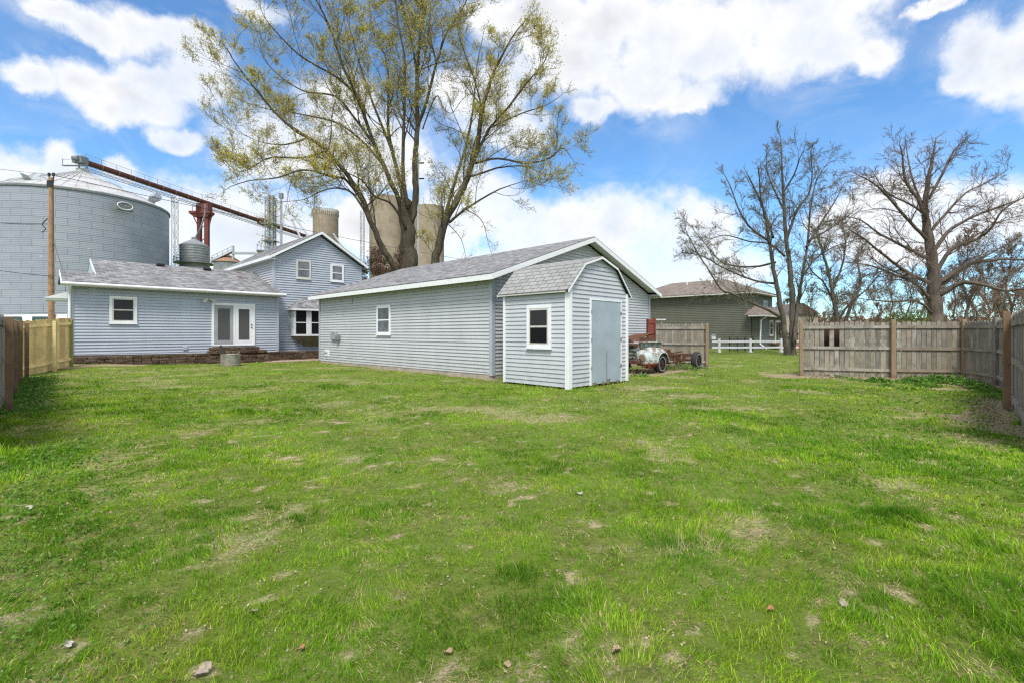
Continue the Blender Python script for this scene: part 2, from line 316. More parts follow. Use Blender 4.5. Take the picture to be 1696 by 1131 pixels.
# ------------------------------------------------------------------ mesh builder
class MB:
    def __init__(s): s.v = []; s.f = []; s.uv = []; s.mi = []
    def face(s, pts, uv=None, mi=0):
        b = len(s.v); s.v += [tuple(p) for p in pts]; s.f.append(tuple(range(b, b + len(pts)))); s.uv.append(uv); s.mi.append(mi)
    def box(s, x0, x1, y0, y1, z0, z1, mi=0):
        b = len(s.v)
        s.v += [(x, y, z) for z in (z0, z1) for y in (y0, y1) for x in (x0, x1)]
        for q in ((0, 2, 3, 1), (4, 5, 7, 6), (0, 1, 5, 4), (2, 6, 7, 3), (0, 4, 6, 2), (1, 3, 7, 5)):
            s.f.append(tuple(b + i for i in q)); s.uv.append(None); s.mi.append(mi)
    def hexa(s, p, mi=0):      # 8 points ordered like box
        b = len(s.v); s.v += [tuple(q) for q in p]
        for q in ((0, 2, 3, 1), (4, 5, 7, 6), (0, 1, 5, 4), (2, 6, 7, 3), (0, 4, 6, 2), (1, 3, 7, 5)):
            s.f.append(tuple(b + i for i in q)); s.uv.append(None); s.mi.append(mi)
    def beam(s, a, b_, w_, h, mi=0, upv=(0, 0, 1)):
        a = Vector(a); b_ = Vector(b_); d = (b_ - a).normalized(); sd_ = d.cross(Vector(upv))
        if sd_.length < 1e-4: sd_ = d.cross(Vector((1, 0, 0)))
        sd_.normalize(); u2 = sd_.cross(d)
        P = []
        for zz in (-h / 2, h / 2):
            for e in (a, b_):
                for xx in (-w_ / 2, w_ / 2): P.append(e + sd_ * xx + u2 * zz)
        s.hexa(P, mi)
    def tube(s, pts, rad, n=8, cap=True, mi=0, uvm=False):
        pts = [Vector(p) for p in pts]
        if not hasattr(rad, '__len__'): rad = [rad] * len(pts)
        b = len(s.v); k = len(pts); prev = None
        for i, p in enumerate(pts):
            d = (pts[min(i + 1, k - 1)] - pts[max(i - 1, 0)])
            if d.length < 1e-9: d = Vector((0, 0, 1))
            d.normalize()
            if prev is None:
                sd_ = d.cross(Vector((0, 0, 1))) if abs(d.z) < .95 else d.cross(Vector((1, 0, 0)))
            else: sd_ = prev - d * prev.dot(d)
            sd_.normalize(); prev = sd_; u2 = d.cross(sd_); r = rad[i]
            for j in range(n):
                a = 2 * math.pi * j / n; q = p + sd_ * (r * math.cos(a)) + u2 * (r * math.sin(a)); s.v.append((q.x, q.y, q.z))
        for i in range(k - 1):
            for j in range(n):
                j2 = (j + 1) % n; s.f.append((b + i * n + j, b + i * n + j2, b + (i + 1) * n + j2, b + (i + 1) * n + j)); s.uv.append(None); s.mi.append(mi)
        if cap:
            s.f.append(tuple(b + j for j in range(n))[::-1]); s.uv.append(None); s.mi.append(mi)
            s.f.append(tuple(b + (k - 1) * n + j for j in range(n))); s.uv.append(None); s.mi.append(mi)
    def lathe(s, prof, n=32, c=(0, 0), mi=0, uvr=False):   # prof: (r, z)
        b = len(s.v); k = len(prof)
        for (r, z) in prof:
            for j in range(n):
                a = 2 * math.pi * j / n; s.v.append((c[0] + r * math.cos(a), c[1] + r * math.sin(a), z))
        for i in range(k - 1):
            for j in range(n):
                j2 = (j + 1) % n; s.f.append((b + i * n + j, b + i * n + j2, b + (i + 1) * n + j2, b + (i + 1) * n + j))
                if uvr:
                    r = prof[0][0]; a0 = 2 * math.pi * j / n * r; a1 = 2 * math.pi * (j + 1) / n * r; z0 = prof[i][1]; z1 = prof[i + 1][1]
                    s.uv.append([(a0, z0), (a1, z0), (a1, z1), (a0, z1)])
                else: s.uv.append(None)
                s.mi.append(mi)
    def build(s, name, mats, parent=None, smooth=False):
        me = bpy.data.meshes.new(name); me.from_pydata(s.v, [], s.f)
        if not isinstance(mats, (list, tuple)): mats = [mats]
        for m_ in mats: me.materials.append(MATS[m_])
        if any(u is not None for u in s.uv):
            ul = me.uv_layers.new(name='UVMap'); k = 0
            for f_, u in zip(s.f, s.uv):
                for j in range(len(f_)):
                    if u: ul.data[k].uv = u[j]
                    k += 1
        if len(mats) > 1: me.polygons.foreach_set('material_index', s.mi)
        if smooth: me.polygons.foreach_set('use_smooth', [True] * len(me.polygons))
        me.update()
        o = bpy.data.objects.new(name, me); C.objects.link(o)
        if parent: o.parent = parent
        return o
def empty(name, loc, rz=0):
    o = bpy.data.objects.new(name, None); C.objects.link(o); o.location = loc; o.rotation_euler = (0, 0, rz); o.empty_display_size = .3
    return o
def tag(o, label=None, cat=None, group=None, kind=None):
    if label: o['label'] = label
    if cat: o['category'] = cat
    if group: o['group'] = group
    if kind: o['kind'] = kind
    return o
def bevel(o, w_=.008, seg=2):
    b = o.modifiers.new('bevel', 'BEVEL'); b.width = w_; b.segments = seg; b.limit_method = 'ANGLE'; return o

# ------------------------------------------------------------------ value noise in numpy (patchiness shared by soil and grass)
def vnoise(x, y, seed=0):
    xi = np.floor(x).astype(np.int64); yi = np.floor(y).astype(np.int64); xf = x - xi; yf = y - yi
    def h(a, b):
        n = (a * 374761393 + b * 668265263 + seed * 1442695041) & 0xffffffff
        n = ((n ^ (n >> 13)) * 1274126177) & 0xffffffff
        return ((n ^ (n >> 16)) & 0xffff) / 65535.0
    u = xf * xf * (3 - 2 * xf); v = yf * yf * (3 - 2 * yf)
    return (h(xi, yi) * (1 - u) + h(xi + 1, yi) * u) * (1 - v) + (h(xi, yi + 1) * (1 - u) + h(xi + 1, yi + 1) * u) * v
def fbm(x, y, seed=0, o=4):
    s = 0; a = .5; t = 0
    for i in range(o): s = s + a * vnoise(x * 2 ** i, y * 2 ** i, seed + i); t += a; a *= .5
    return s / t
ANG = R(45.73); VV = Vector((math.cos(ANG), math.sin(ANG))); UU = Vector((-math.sin(ANG), math.cos(ANG)))
GA = (-.62, 14.84); SH = (1.45, 12.16); HO = (-18.16, 19.6); GR = (20.5, 40.8)
def gz(x, y):
    x = np.asarray(x, float); y = np.asarray(y, float)
    z = .20 * np.exp(-(((x + 17.4) / 2.6) ** 2 + ((y - 18.9) / 2.2) ** 2))
    z = z + .035 * (fbm(x * .35, y * .35, 5, 3) - .5) * np.clip((y - 1) / 3, 0, 1)
    return z
def gzf(x, y): return float(gz(np.array([x]), np.array([y]))[0])
DEAD = [(330, 765, 14), (470, 787, 16), (493, 769, 12), (384, 733, 16), (398, 860, 20), (452, 841, 18), (156, 846, 14), (136, 805, 12), (18, 1027, 42), (113, 1072, 26), (335, 1117, 26),
        (741, 697, 9), (948, 695, 12), (903, 726, 9), (727, 760, 16), (668, 780, 14), (781, 769, 12), (718, 857, 20), (781, 907, 22), (967, 871, 32), (1000, 868, 14), (1075, 819, 12), (614, 873, 16),
        (718, 972, 18), (659, 988, 26), (610, 1040, 30), (849, 1108, 28), (795, 1081, 20), (1025, 1085, 26), (980, 959, 14), (1202, 631, 14), (1351, 751, 18), (1464, 728, 24), (1527, 765, 20),
        (1238, 864, 24), (1532, 875, 24), (1288, 835, 16), (1281, 947, 16), (1482, 977, 36), (1356, 999, 22), (1397, 1006, 20), (1207, 977, 26), (1144, 1040, 26), (1514, 995, 22), (1060, 645, 16),
        (1210, 605, 26), (1270, 618, 10), (450, 990, 16), (200, 930, 14), (320, 1050, 22), (560, 700, 16), (250, 700, 14), (480, 760, 22), (540, 780, 18), (620, 770, 14), (1120, 760, 12)]
LUSH = [(325, 925, 42), (375, 905, 24), (640, 700, 30), (850, 960, 46), (1180, 760, 40), (1400, 790, 50), (560, 640, 50), (1500, 860, 50), (170, 820, 40), (1100, 900, 40), (1640, 900, 40), (940, 1010, 40), (420, 680, 40)]
def gp(px, py): Y = CH * F / (py - HY); return (px - 848) / F * Y, Y
def dead_map(x, y):
    """0 = healthy turf, 1 = bare / straw"""
    n = fbm(x * 4.5, y * 4.5, 21, 4); n2 = fbm(x * 14, y * 14, 25, 3)
    d = np.clip((fbm(x * 1.1, y * 1.1, 31, 4) - .57) * 3.0 + (n2 - .5) * 1.6, 0, .45) * (fbm(x * 1.1, y * 1.1, 31, 4) > .5)
    d = np.maximum(d, np.clip((fbm(x * 8, y * 8, 33, 3) - .69) * 6, 0, .7))
    for (px, py, r) in DEAD:
        cx, cy = gp(px, py); rx = r * cy / F * .72; ry = rx * .85
        q = .75 - ((x - cx) / rx) ** 2 * .55 - ((y - cy) / ry) ** 2 * .55 + (n - .5) * 3.4 + (n2 - .5) * 3.0
        d = np.maximum(d, np.clip(q * .8, 0, .85) * (np.hypot(x - cx, y - cy) < rx * 3))
    return np.clip(d, 0, 1)
def lush_map(x, y):
    n = fbm(x * 1.7, y * 1.7, 77, 3); d = np.clip((fbm(x * .8, y * .8, 61, 3) - .52) * 3, 0, .6)
    for (px, py, r) in LUSH:
        cx, cy = gp(px, py); rx = r * cy / F
        d = np.maximum(d, np.clip(1.1 - ((x - cx) ** 2 + (y - cy) ** 2) / rx ** 2 + (n - .5) * 1.6, 0, 1))
    return d
LFE = [(-6.0, 5.5), (-15.55, 15.25)]
FENCE_R = [(9.8, 16.2), (12.2, 15.3), (14.1, 14.9), (13.6, 13.3), (12.05, 11.5), (9.5, 9.0), (7.7, 7.15)]
def segdist(x, y, a, b):
    ax, ay = a; bx, by = b; dx, dy = bx - ax, by - ay; t = np.clip(((x - ax) * dx + (y - ay) * dy) / (dx * dx + dy * dy), 0, 1)
    return np.hypot(x - ax - t * dx, y - ay - t * dy)
def soil_map(x, y):
    """bare earth: strip at the right fence, foot of the stone wall, under the wrecked truck"""
    n = fbm(x * 1.6, y * 1.6, 41, 4)
    d = np.full(x.shape, 9.0)
    for a, b in zip(FENCE_R[:-1], FENCE_R[1:]): d = np.minimum(d, segdist(x, y, a, b))
    wid = np.where(y > 12, 1.3, .6)
    s = np.clip((wid - d) * 1.8 + (n - .5) * 3.2, 0, 1)
    s = np.maximum(s, np.clip((.7 - segdist(x, y, (-17.0, 17.9), (-15.9, 19.9))) * 2 + (n - .5) * 2, 0, 1))
    s = np.maximum(s, np.clip((.35 - segdist(x, y, (-9.0, 8.5), (-15.6, 15.4))) * 2 + (n - .5) * 2, 0, .7))
    s = np.maximum(s, np.clip((1.25 - segdist(x, y, (4.6, 17.4), (7.4, 20.2))) * 2 + (n - .5) * 2, 0, 1))
    s = np.maximum(s, np.clip((.22 - segdist(x, y, (-.6, 14.75), (-9.4, 23.4))) * 3 + (n - .5) * 1.5, 0, .8))
    return s
def local(x, y, O):
    dx = x - O[0]; dy = y - O[1]; return dx * VV.x + dy * VV.y, dx * UU.x + dy * UU.y
def inside(x, y):
    r = np.zeros(x.shape, bool)
    a, b = local(x, y, GA); r |= (a > -.02) & (a < 9.97) & (b > -.02) & (b < 12.4)
    a, b = local(x, y, SH); r |= (a > .02) & (a < 2.76) & (b > .02) & (b < 2.4)
    a, b = local(x, y, HO); r |= (b > -.85) & (a > -.2) & (a < 13.3) & (b < 8); r |= (b > -2.1) & (b < 0) & (a > 6.9) & (a < 14.5)
    a, b = local(x, y, GR); r |= (a > -.05) & (a < 6) & (b > -.7) & (b < 10.5)
    return r

# ------------------------------------------------------------------ ground sheet
def axis(lo, hi, st, far, grow=1.22):
    a = list(np.arange(lo, hi + 1e-6, st)); s = st; p = hi
    while p < far: s *= grow; p += s; a.append(p)
    s = st; p = lo; pre = []
    while p > -far: s *= grow; p -= s; pre.append(p)
    return np.array(pre[::-1] + a)
xs = axis(-19, 17, .09, 3500); ys = axis(.6, 24, .09, 3500)
GX, GY = np.meshgrid(xs, ys); gx = GX.ravel(); gy = GY.ravel()
gzv = gz(gx, gy) + .012 * (fbm(gx * 5, gy * 5, 9, 3) - .5) * (np.hypot(gx, gy) < 40)
nx, ny = len(xs), len(ys)
idx = np.arange(nx * ny).reshape(ny, nx)
quads = np.stack([idx[:-1, :-1], idx[:-1, 1:], idx[1:, 1:], idx[1:, :-1]], -1).reshape(-1, 4)
def np_mesh(name, verts, faces, k):
    me = bpy.data.meshes.new(name); me.vertices.add(len(verts)); me.vertices.foreach_set('co', verts.astype(np.float32).ravel())
    me.loops.add(faces.size); me.loops.foreach_set('vertex_index', faces.astype(np.int32).ravel())
    me.polygons.add(len(faces)); me.polygons.foreach_set('loop_start', np.arange(0, faces.size, k, dtype=np.int32))
    me.update(calc_edges=True); return me
me = np_mesh('lawn_ground', np.stack([gx, gy, gzv], 1), quads, 4)
near = (np.hypot(gx, gy) < 60)
dv = np.zeros(len(gx)); sv = np.zeros(len(gx)); dv[near] = dead_map(gx[near], gy[near]); sv[near] = soil_map(gx[near], gy[near])
for nm, arr in (('dead', dv), ('soil', sv)):
    a = me.attributes.new(nm, 'FLOAT', 'POINT'); a.data.foreach_set('value', arr.astype(np.float32))
me.polygons.foreach_set('use_smooth', [True] * len(me.polygons))
ground = bpy.data.objects.new('lawn', me); C.objects.link(ground); ground['kind'] = 'structure'
m = bpy.data.materials.new('lawn_ground'); m.use_nodes = True; n = NT(m.node_tree); b = n.n['Principled BSDF']; b.inputs['Roughness'].default_value = .95; b.inputs['Specular IOR Level'].default_value = .1
v = n.new('ShaderNodeTexCoord').outputs['Object']
ad = n.new('ShaderNodeAttribute', attribute_name='dead').outputs['Fac']; as_ = n.new('ShaderNodeAttribute', attribute_name='soil').outputs['Fac']
g1 = n.mix(n.mapr(n.noise(v, 14, 6, .7), .35, .65), col(.07, .095, .018), col(.19, .22, .045))
g1 = n.mix(n.mapr(n.noise(v, 1.2, 5, .6), .40, .65), g1, col(.12, .19, .022))
g1 = n.mix(n.mapr(n.noise(v, 45, 4, .7), .54, .66, 0, .75), g1, col(.22, .18, .10))
straw = n.mix(n.mapr(n.noise(v, 70, 5, .7), .35, .65), col(.26, .20, .12), col(.55, .47, .30))
soil = n.mix(n.mapr(n.noise(v, 32, 6, .75), .35, .65), col(.17, .125, .075), col(.42, .345, .215))
dn = n.math('ADD', ad, n.math('MULTIPLY', n.math('SUBTRACT', n.noise(v, 22, 6, .75), .5), 1.8))
c = n.mix(n.mapr(dn, .25, .75, 0, .92), g1, straw)
sn = n.math('ADD', as_, n.math('MULTIPLY', n.math('SUBTRACT', n.noise(v, 9, 5, .7), .5), .9))
c = n.mix(n.mapr(sn, .30, .55, 0, 1), c, soil)
n.put(b.inputs['Base Color'], c)
bp = n.new('ShaderNodeBump'); bp.inputs['Strength'].default_value = .9; bp.inputs['Distance'].default_value = .03
n.put(bp.inputs['Height'], n.noise(v, 38, 6, .7)); n.put(b.inputs['Normal'], bp.outputs[0]); me.materials.append(m)

# ------------------------------------------------------------------ grass blades (one mesh, stuff)
def blades():
    X = []; Y = []; S = []
    rings = [(1.2, 2.6, 18000), (2.6, 4, 12500), (4, 6, 6500), (6, 9, 3000), (9, 13, 1300), (13, 18, 420), (18, 26, 190), (26, 42, 50)]
    for (r0, r1, den) in rings:
        half = 1.42 * r1 + .9; area = 2 * half * (r1 - r0); k = int(area * den)
        x = NP.uniform(-half, half, k); y = NP.uniform(r0, r1, k)
        keep = np.abs(x) < 1.42 * y + .9
        X.append(x[keep]); Y.append(y[keep])
    x = np.concatenate(X); y = np.concatenate(Y)
    keep = ~inside(x, y); x = x[keep]; y = y[keep]
    dm = dead_map(x, y); sm = soil_map(x, y); lm = lush_map(x, y)
    # beyond the right fence line and behind the left fence nothing is seen: keep the yard side only
    keep = NP.rand(len(x)) > np.clip(dm * .72, 0, .8)
    keep &= NP.rand(len(x)) > np.clip(sm * 1.5, 0, .97)
    cl = fbm(x * 9, y * 9, 3, 2); keep &= NP.rand(len(x)) < np.clip((cl - .25) * 3.2 + lm * .6, .15, 1)
    x = x[keep]; y = y[keep]; dm = dm[keep]; lm = lm[keep]
    k = len(x); dist = np.hypot(x, y)
    h = NP.gamma(6, 1 / 6., k) * (.027 + .030 * lm) * (1 + .25 * (fbm(x * 3, y * 3, 8, 2) - .5)); h = np.clip(h, .010, .085)
    ed = np.full(k, 9.0); W3 = lambda O, a, b: (O[0] + a * VV.x + b * UU.x, O[1] + a * VV.y + b * UU.y)
    for p_, q_ in [(W3(GA, 0, 0), W3(GA, 0, 12.4)), (W3(GA, 0, 0), W3(GA, 9.9, 0)), (W3(SH, 0, 0), W3(SH, 0, 2.34)), (W3(SH, 0, 0), W3(SH, 2.79, 0)), (LFE[0], LFE[1])] + list(zip(FENCE_R[:-1], FENCE_R[1:])): ed = np.minimum(ed, segdist(x, y, p_, q_))
    h = h * (1 + 1.7 * np.exp(-(ed / .13) ** 2) * (.3 + fbm(x * 4, y * 4, 19, 2))) * (1 - .55 * dm)
    wd = np.maximum(.0030, dist * .00085) * NP.uniform(.7, 1.4, k)
    th = NP.uniform(0, 2 * np.pi, k); ph = fbm(x * .9, y * .9, 15, 2) * 12; lean = NP.uniform(.15, 1.0, k) + dm * 1.3
    la = np.where(NP.rand(k) < .5, ph, NP.uniform(0, 2 * np.pi, k))
    sx = np.cos(th) * wd / 2; sy = np.sin(th) * wd / 2; lx = np.cos(la) * lean * h; ly = np.sin(la) * lean * h
    z0 = gz(x, y) - .004
    hf0 = fbm(x * 7, y * 7, 71, 3); fl = 1 - .45 * np.clip(dm * 1.5 + (hf0 > .56), 0, 1)
    h = h * fl
    V = np.zeros((k, 5, 3))
    V[:, 0] = np.stack([x - sx, y - sy, z0], 1); V[:, 1] = np.stack([x + sx, y + sy, z0], 1)
    V[:, 2] = np.stack([x + sx * .8 + lx * .35, y + sy * .8 + ly * .35, z0 + h * .6], 1); V[:, 3] = np.stack([x - sx * .8 + lx * .35, y - sy * .8 + ly * .35, z0 + h * .6], 1)
    V[:, 4] = np.stack([x + lx, y + ly, z0 + h], 1)
    base = np.arange(k)[:, None] * 5
    T = np.concatenate([base + np.array([[0, 1, 2]]), base + np.array([[0, 2, 3]]), base + np.array([[3, 2, 4]])], 1).reshape(-1, 3)
    g = bpy.data.meshes; me = np_mesh('grass', V.reshape(-1, 3), T, 3)
    q = fbm(x * 1.3, y * 1.3, 51, 4); r = NP.rand(k)
    far = np.clip((dist - 7) / 14, 0, 1)
    pal = np.array([[.10, .23, .014], [.235, .405, .022], [.40, .49, .055], [.50, .43, .21]])
    t = np.clip((q - .5) * 2.8 + .70 + (r - .5) * 1.0 + (fbm(x * 5, y * 5, 81, 3) - .5) * 1.8 - lm * .55 + dm * .7 + far * .22, 0, 2.0)
    i0 = np.clip(np.floor(t).astype(int), 0, 1); fr = (t - i0)[:, None]; cc = pal[i0] * (1 - fr) + pal[i0 + 1] * fr
    hf = fbm(x * 7, y * 7, 71, 3)
    dry = NP.rand(k) < (.03 + 1.2 * dm + np.clip((hf - .56) * 2.2, 0, .35) * (1 - lm)); cc[dry] = pal[3] * NP.uniform(.5, 1.25, (dry.sum(), 1))
    cc *= (NP.uniform(.55, 1.3, k) * (.88 + .3 * fbm(x * 11, y * 11, 131, 2)))[:, None]
    ca = me.color_attributes.new('tint', 'FLOAT_COLOR', 'POINT'); out = np.ones((k, 5, 4)); out[:, :, :3] = cc[:, None, :]
    ca.data.foreach_set('color', out.astype(np.float32).ravel())
    o = bpy.data.objects.new('grass', me); C.objects.link(o); tag(o, kind='stuff', label='patchy green lawn grass with straw coloured bare spots', cat='grass')
    m = bpy.data.materials.new('grass_blade'); m.use_nodes = True; n = NT(m.node_tree); n.n.clear()
    a = n.new('ShaderNodeAttribute', attribute_name='tint').outputs['Color']
    p = n.new('ShaderNodeBsdfPrincipled'); n.put(p.inputs['Base Color'], a); p.inputs['Roughness'].default_value = .6; p.inputs['Specular IOR Level'].default_value = .08
    t_ = n.new('ShaderNodeBsdfTranslucent'); n.put(t_.inputs[0], n.vmath('MULTIPLY', a, (1.1, 1.15, .7)))
    mx = n.new('ShaderNodeMixShader'); mx.inputs[0].default_value = .35; n.put(mx.inputs[1], p.outputs[0]); n.put(mx.inputs[2], t_.outputs[0])
    n.put(n.new('ShaderNodeOutputMaterial').inputs[0], mx.outputs[0]); me.materials.append(m)
    print('blades', k)
blades()

# ------------------------------------------------------------------ scattered small leaves, generic numpy quads
def leafquads(name, P, size, matname, parent=None, flat=0.0, curl=.3):
    k = len(P); P = np.asarray(P); sz = size if hasattr(size, '__len__') else np.full(k, size)
    sz = sz * NP.uniform(.7, 1.3, k)
    d = NP.normal(size=(k, 3)); d[:, 2] *= (1 - flat); d /= np.linalg.norm(d, axis=1)[:, None]
    e = NP.normal(size=(k, 3)); e[:, 2] *= (1 - flat); e -= d * np.sum(d * e, 1)[:, None]; e /= np.linalg.norm(e, axis=1)[:, None]
    nrm = np.cross(d, e)
    V = np.zeros((k, 4, 3))
    V[:, 0] = P; V[:, 1] = P + (d * .5 + e * .38 + nrm * curl * .2) * sz[:, None]; V[:, 2] = P + (d + nrm * curl * .3) * sz[:, None]; V[:, 3] = P + (d * .5 - e * .38 + nrm * curl * .2) * sz[:, None]
    me = np_mesh(name, V.reshape(-1, 3), np.arange(k * 4).reshape(-1, 4), 4); me.materials.append(MATS[matname])
    o = bpy.data.objects.new(name, me); C.objects.link(o)
    if parent: o.parent = parent
    return o

# ------------------------------------------------------------------ siding, roofs, windows, in a building's own axes
def fpt(face, c, a, o, z):     # a along the wall, o outward, z up
    return (a, c - o, z) if face == 'y' else (c - o, a, z)
def fbox(mb, face, c, a0, a1, o0, o1, z0, z1, mi=0):
    if face == 'y': mb.box(a0, a1, c - o1, c - o0, z0, z1, mi)
    else: mb.box(c - o1, c - o0, a0, a1, z0, z1, mi)
def siding(mb, face, c, z0f, ztop, lf, rf, lap=.115, sgn=1, prot=.024):
    """lf(z), rf(z): ends of the wall at height z; z0f(a): bottom edge"""
    zb = min(z0f(lf(0)), z0f(rf(0))); k = int((ztop - zb) / lap) + 1
    for i in range(k):
        z0 = zb + i * lap; z1 = min(z0 + lap, ztop)
        if z1 - z0 < .01: break
        l0, r0, l1, r1 = lf(z0), rf(z0), lf(z1), rf(z1)
        if r0 - l0 < .02: break
        if r1 < l1: l1 = r1 = (l1 + r1) / 2
        b0l, b0r = max(z0, z0f(l0)), max(z0, z0f(r0))
        if b0l >= z1 and b0r >= z1: continue
        b0l = min(b0l, z1 - .001); b0r = min(b0r, z1 - .001)
        A = fpt(face, c, l0, prot * sgn, b0l); B = fpt(face, c, r0, prot * sgn, b0r); Cc = fpt(face, c, r1, -.004 * sgn, z1); D = fpt(face, c, l1, -.004 * sgn, z1)
        A2 = fpt(face, c, l0, -.006 * sgn, b0l + .004); B2 = fpt(face, c, r0, -.006 * sgn, b0r + .004)
        mb.face([A, B, Cc, D]); mb.face([A2, B2, B, A])
def roofslab(mb, p0, p1, p2, p3, th=.05, mi=0, mi2=None):
    """p0 p1 along the eave, p2 p3 along the ridge; metres as UV"""
    P = [Vector(p) for p in (p0, p1, p2, p3)]
    nn = (P[1] - P[0]).cross(P[3] - P[0]).normalized()
    if nn.z < 0: nn = -nn
    ex = (P[1] - P[0]).normalized(); ey = nn.cross(ex)
    uv = [((p - P[0]).dot(ex) + 3, (p - P[0]).dot(ey) + 3) for p in P]
    mb.face(P, uv, mi)
    Q = [p - nn * th for p in P]; mi2 = mi if mi2 is None else mi2
    mb.face(Q[::-1], None, mi2)
    for i in range(4):
        j = (i + 1) % 4; mb.face([P[i], P[j], Q[j], Q[i]][::-1], None, mi2)
def window(par, face, c, a0, a1, z0, z1, fr=.09, frame='white', sash='tan_sash', glass='window_glass', prot=.055, single=False):
    m_ = MB(); f = fr; o0, o1 = .0, prot
    fbox(m_, face, c, a0, a1, o0, o1, z1 - f, z1); fbox(m_, face, c, a0, a0 + f, o0, o1, z0 + f, z1 - f); fbox(m_, face, c, a1 - f, a1, o0, o1, z0 + f, z1 - f)
    fbox(m_, face, c, a0 + .0, a1, o0, o1, z0, z0 + f)
    wi = bevel(m_.build('window', frame, par), .006)
    s_ = MB(); g = .045; A0, A1, Z0, Z1 = a0 + f, a1 - f, z0 + f, z1 - f; mid = (Z0 + Z1) / 2
    q0, q1 = .004, prot - .006
    fbox(s_, face, c, A0, A0 + g, q0, q1, Z0, Z1); fbox(s_, face, c, A1 - g, A1, q0, q1, Z0, Z1)
    fbox(s_, face, c, A0 + g, A1 - g, q0, q1, Z1 - g, Z1); fbox(s_, face, c, A0 + g, A1 - g, q0, q1, Z0, Z0 + g); 
    if not single: fbox(s_, face, c, A0 + g, A1 - g, q0, q1 + .004, mid - .025, mid + .025)
    s_.build('sash', sash, wi)
    p_ = MB()
    if single: fbox(p_, face, c, A0 + g, A1 - g, .002, .022, Z0 + g, Z1 - g)
    else:
        fbox(p_, face, c, A0 + g, A1 - g, .002, .046, mid + .025, Z1 - g); fbox(p_, face, c, A0 + g, A1 - g, .002, .044, Z0 + g, mid - .025)
    p_.build('pane', glass, wi)
    s2 = MB(); fbox(s2, face, c, a0 - .02, a1 + .02, 0, prot + .025, z0 - .03, z0 - .002); s2.build('sill', frame, wi)
    return wi
K = lambda v: (lambda z: v)

# ================================================================== garage
g = empty('garage', (GA[0], GA[1], 0), ANG)
tag(g, 'long low blue grey sided garage with grey shingle gable roof behind the small shed', 'garage')
W_, L_ = 9.95, 12.36; EZ = 3.16; RS = .345   # eave underside height, slope
def gl(z): return max(0.0, (z - EZ) / RS - .0)
m_ = MB(); siding(m_, 'x', 0, lambda a: .15 - .004 * a, EZ, K(0), K(L_)); m_.build('side_wall', 'siding_garage', g)
m_ = MB(); siding(m_, 'y', 0, K(.14), 4.86, lambda z: gl(z), lambda z: W_ - gl(z)); m_.build('gable_wall', 'siding_garage', g)
m_ = MB(); siding(m_, 'x', W_, K(.14), EZ, K(0), K(L_), sgn=-1); siding(m_, 'y', L_, K(.14), 4.86, lambda z: gl(z), lambda z: W_ - gl(z), sgn=-1); m_.build('rear_wall', 'siding_garage', g)
m_ = MB(); m_.box(-.01, W_ + .01, -.01, L_ + .01, -.2, .14); bevel(m_.build('foundation', 'concrete', g), .01)
for (a, b) in ((0, 0), (W_, 0), (0, L_), (W_, L_)):
    m_ = MB(); s1 = -1 if a == 0 else 1; s2_ = -1 if b == 0 else 1
    m_.box(min(a, a - s1 * .09) - (.045 if s1 < 0 else 0), max(a, a - s1 * .09) + (.045 if s1 > 0 else 0), min(b, b + s2_ * .045), max(b, b + s2_ * .045), .12, EZ)
    m_.box(min(a, a + s1 * .045), max(a, a + s1 * .045), min(b, b - s2_ * .09), max(b, b - s2_ * .09), .12, EZ)
    m_.build('corner_trim', 'trim_blue', g)
ov = .42; xm = W_ / 2; ze = 3.24; zr = ze + (xm + ov) * RS
m_ = MB()
roofslab(m_, (-ov, -ov, ze), (-ov, L_ + ov, ze), (xm, L_ + ov, zr), (xm, -ov, zr), .03)
roofslab(m_, (W_ + ov, L_ + ov, ze), (W_ + ov, -ov, ze), (xm, -ov, zr), (xm, L_ + ov, zr), .03)
rf = m_.build('roof', 'shingle_grey', g)
m_ = MB()
m_.box(-ov - .004, -ov + .02, -ov, L_ + ov, ze - .20, ze - .035); m_.box(W_ + ov - .02, W_ + ov + .004, -ov, L_ + ov, ze - .20, ze - .035)
for sgn_ in (1, -1):
    X = lambda t: xm - sgn_ * (xm + ov - t)
    for yy in (-ov - .012, L_ + ov - .014):
        P = []
        for zz in (-.20, -.033):
            for y_ in (yy, yy + .026):
                for t in (0.0, xm + ov): P.append((X(t), y_, ze + t * RS + zz))
        m_.hexa(P)
m_.build('fascia', 'white_worn', rf)
m_ = MB()
m_.box(-ov + .02, -.0, -ov + .02, L_ + ov - .02, ze - .11, ze - .09); m_.box(W_, W_ + ov - .02, -ov + .02, L_ + ov - .02, ze - .11, ze - .09)
for sgn_ in (1, -1):
    X = lambda t: xm - sgn_ * (xm + ov - t)
    P = []
    for zz in (-.12, -.10):
        for y_ in (-ov + .016, .0):
            for t in (0.45, xm + ov): P.append((X(t), y_, ze + t * RS + zz))
    m_.hexa(P)
m_.build('soffit', 'white_worn', rf)
window(g, 'x', 0, 5.84, 6.90, 1.36, 2.55, fr=.07, frame='white', sash='white', glass='curtain_glass')
m_ = MB(); fbox(m_, 'x', 0, 10.45, 11.0, .01, .12, 1.12, 1.50); o = bevel(m_.build('meter_box', 'galv', g), .02)
m_ = MB(); fbox(m_, 'x', 0, 10.15, 10.44, .01, .16, 1.08, 1.34); bevel(m_.build('outlet_cover', 'galv_dark', o), .03)
m_ = MB(); fbox(m_, 'x', 0, 11.3, 11.75, .01, .03, .34, .66); o = m_.build('tap_plate', 'white', g)
m_ = MB(); p = fpt('x', 0, 11.5, .03, .5); m_.tube([p, (p[0] - .09, p[1], p[2]), (p[0] - .12, p[1], p[2] - .06)], .025, 8); m_.build('tap', 'black_metal', o)
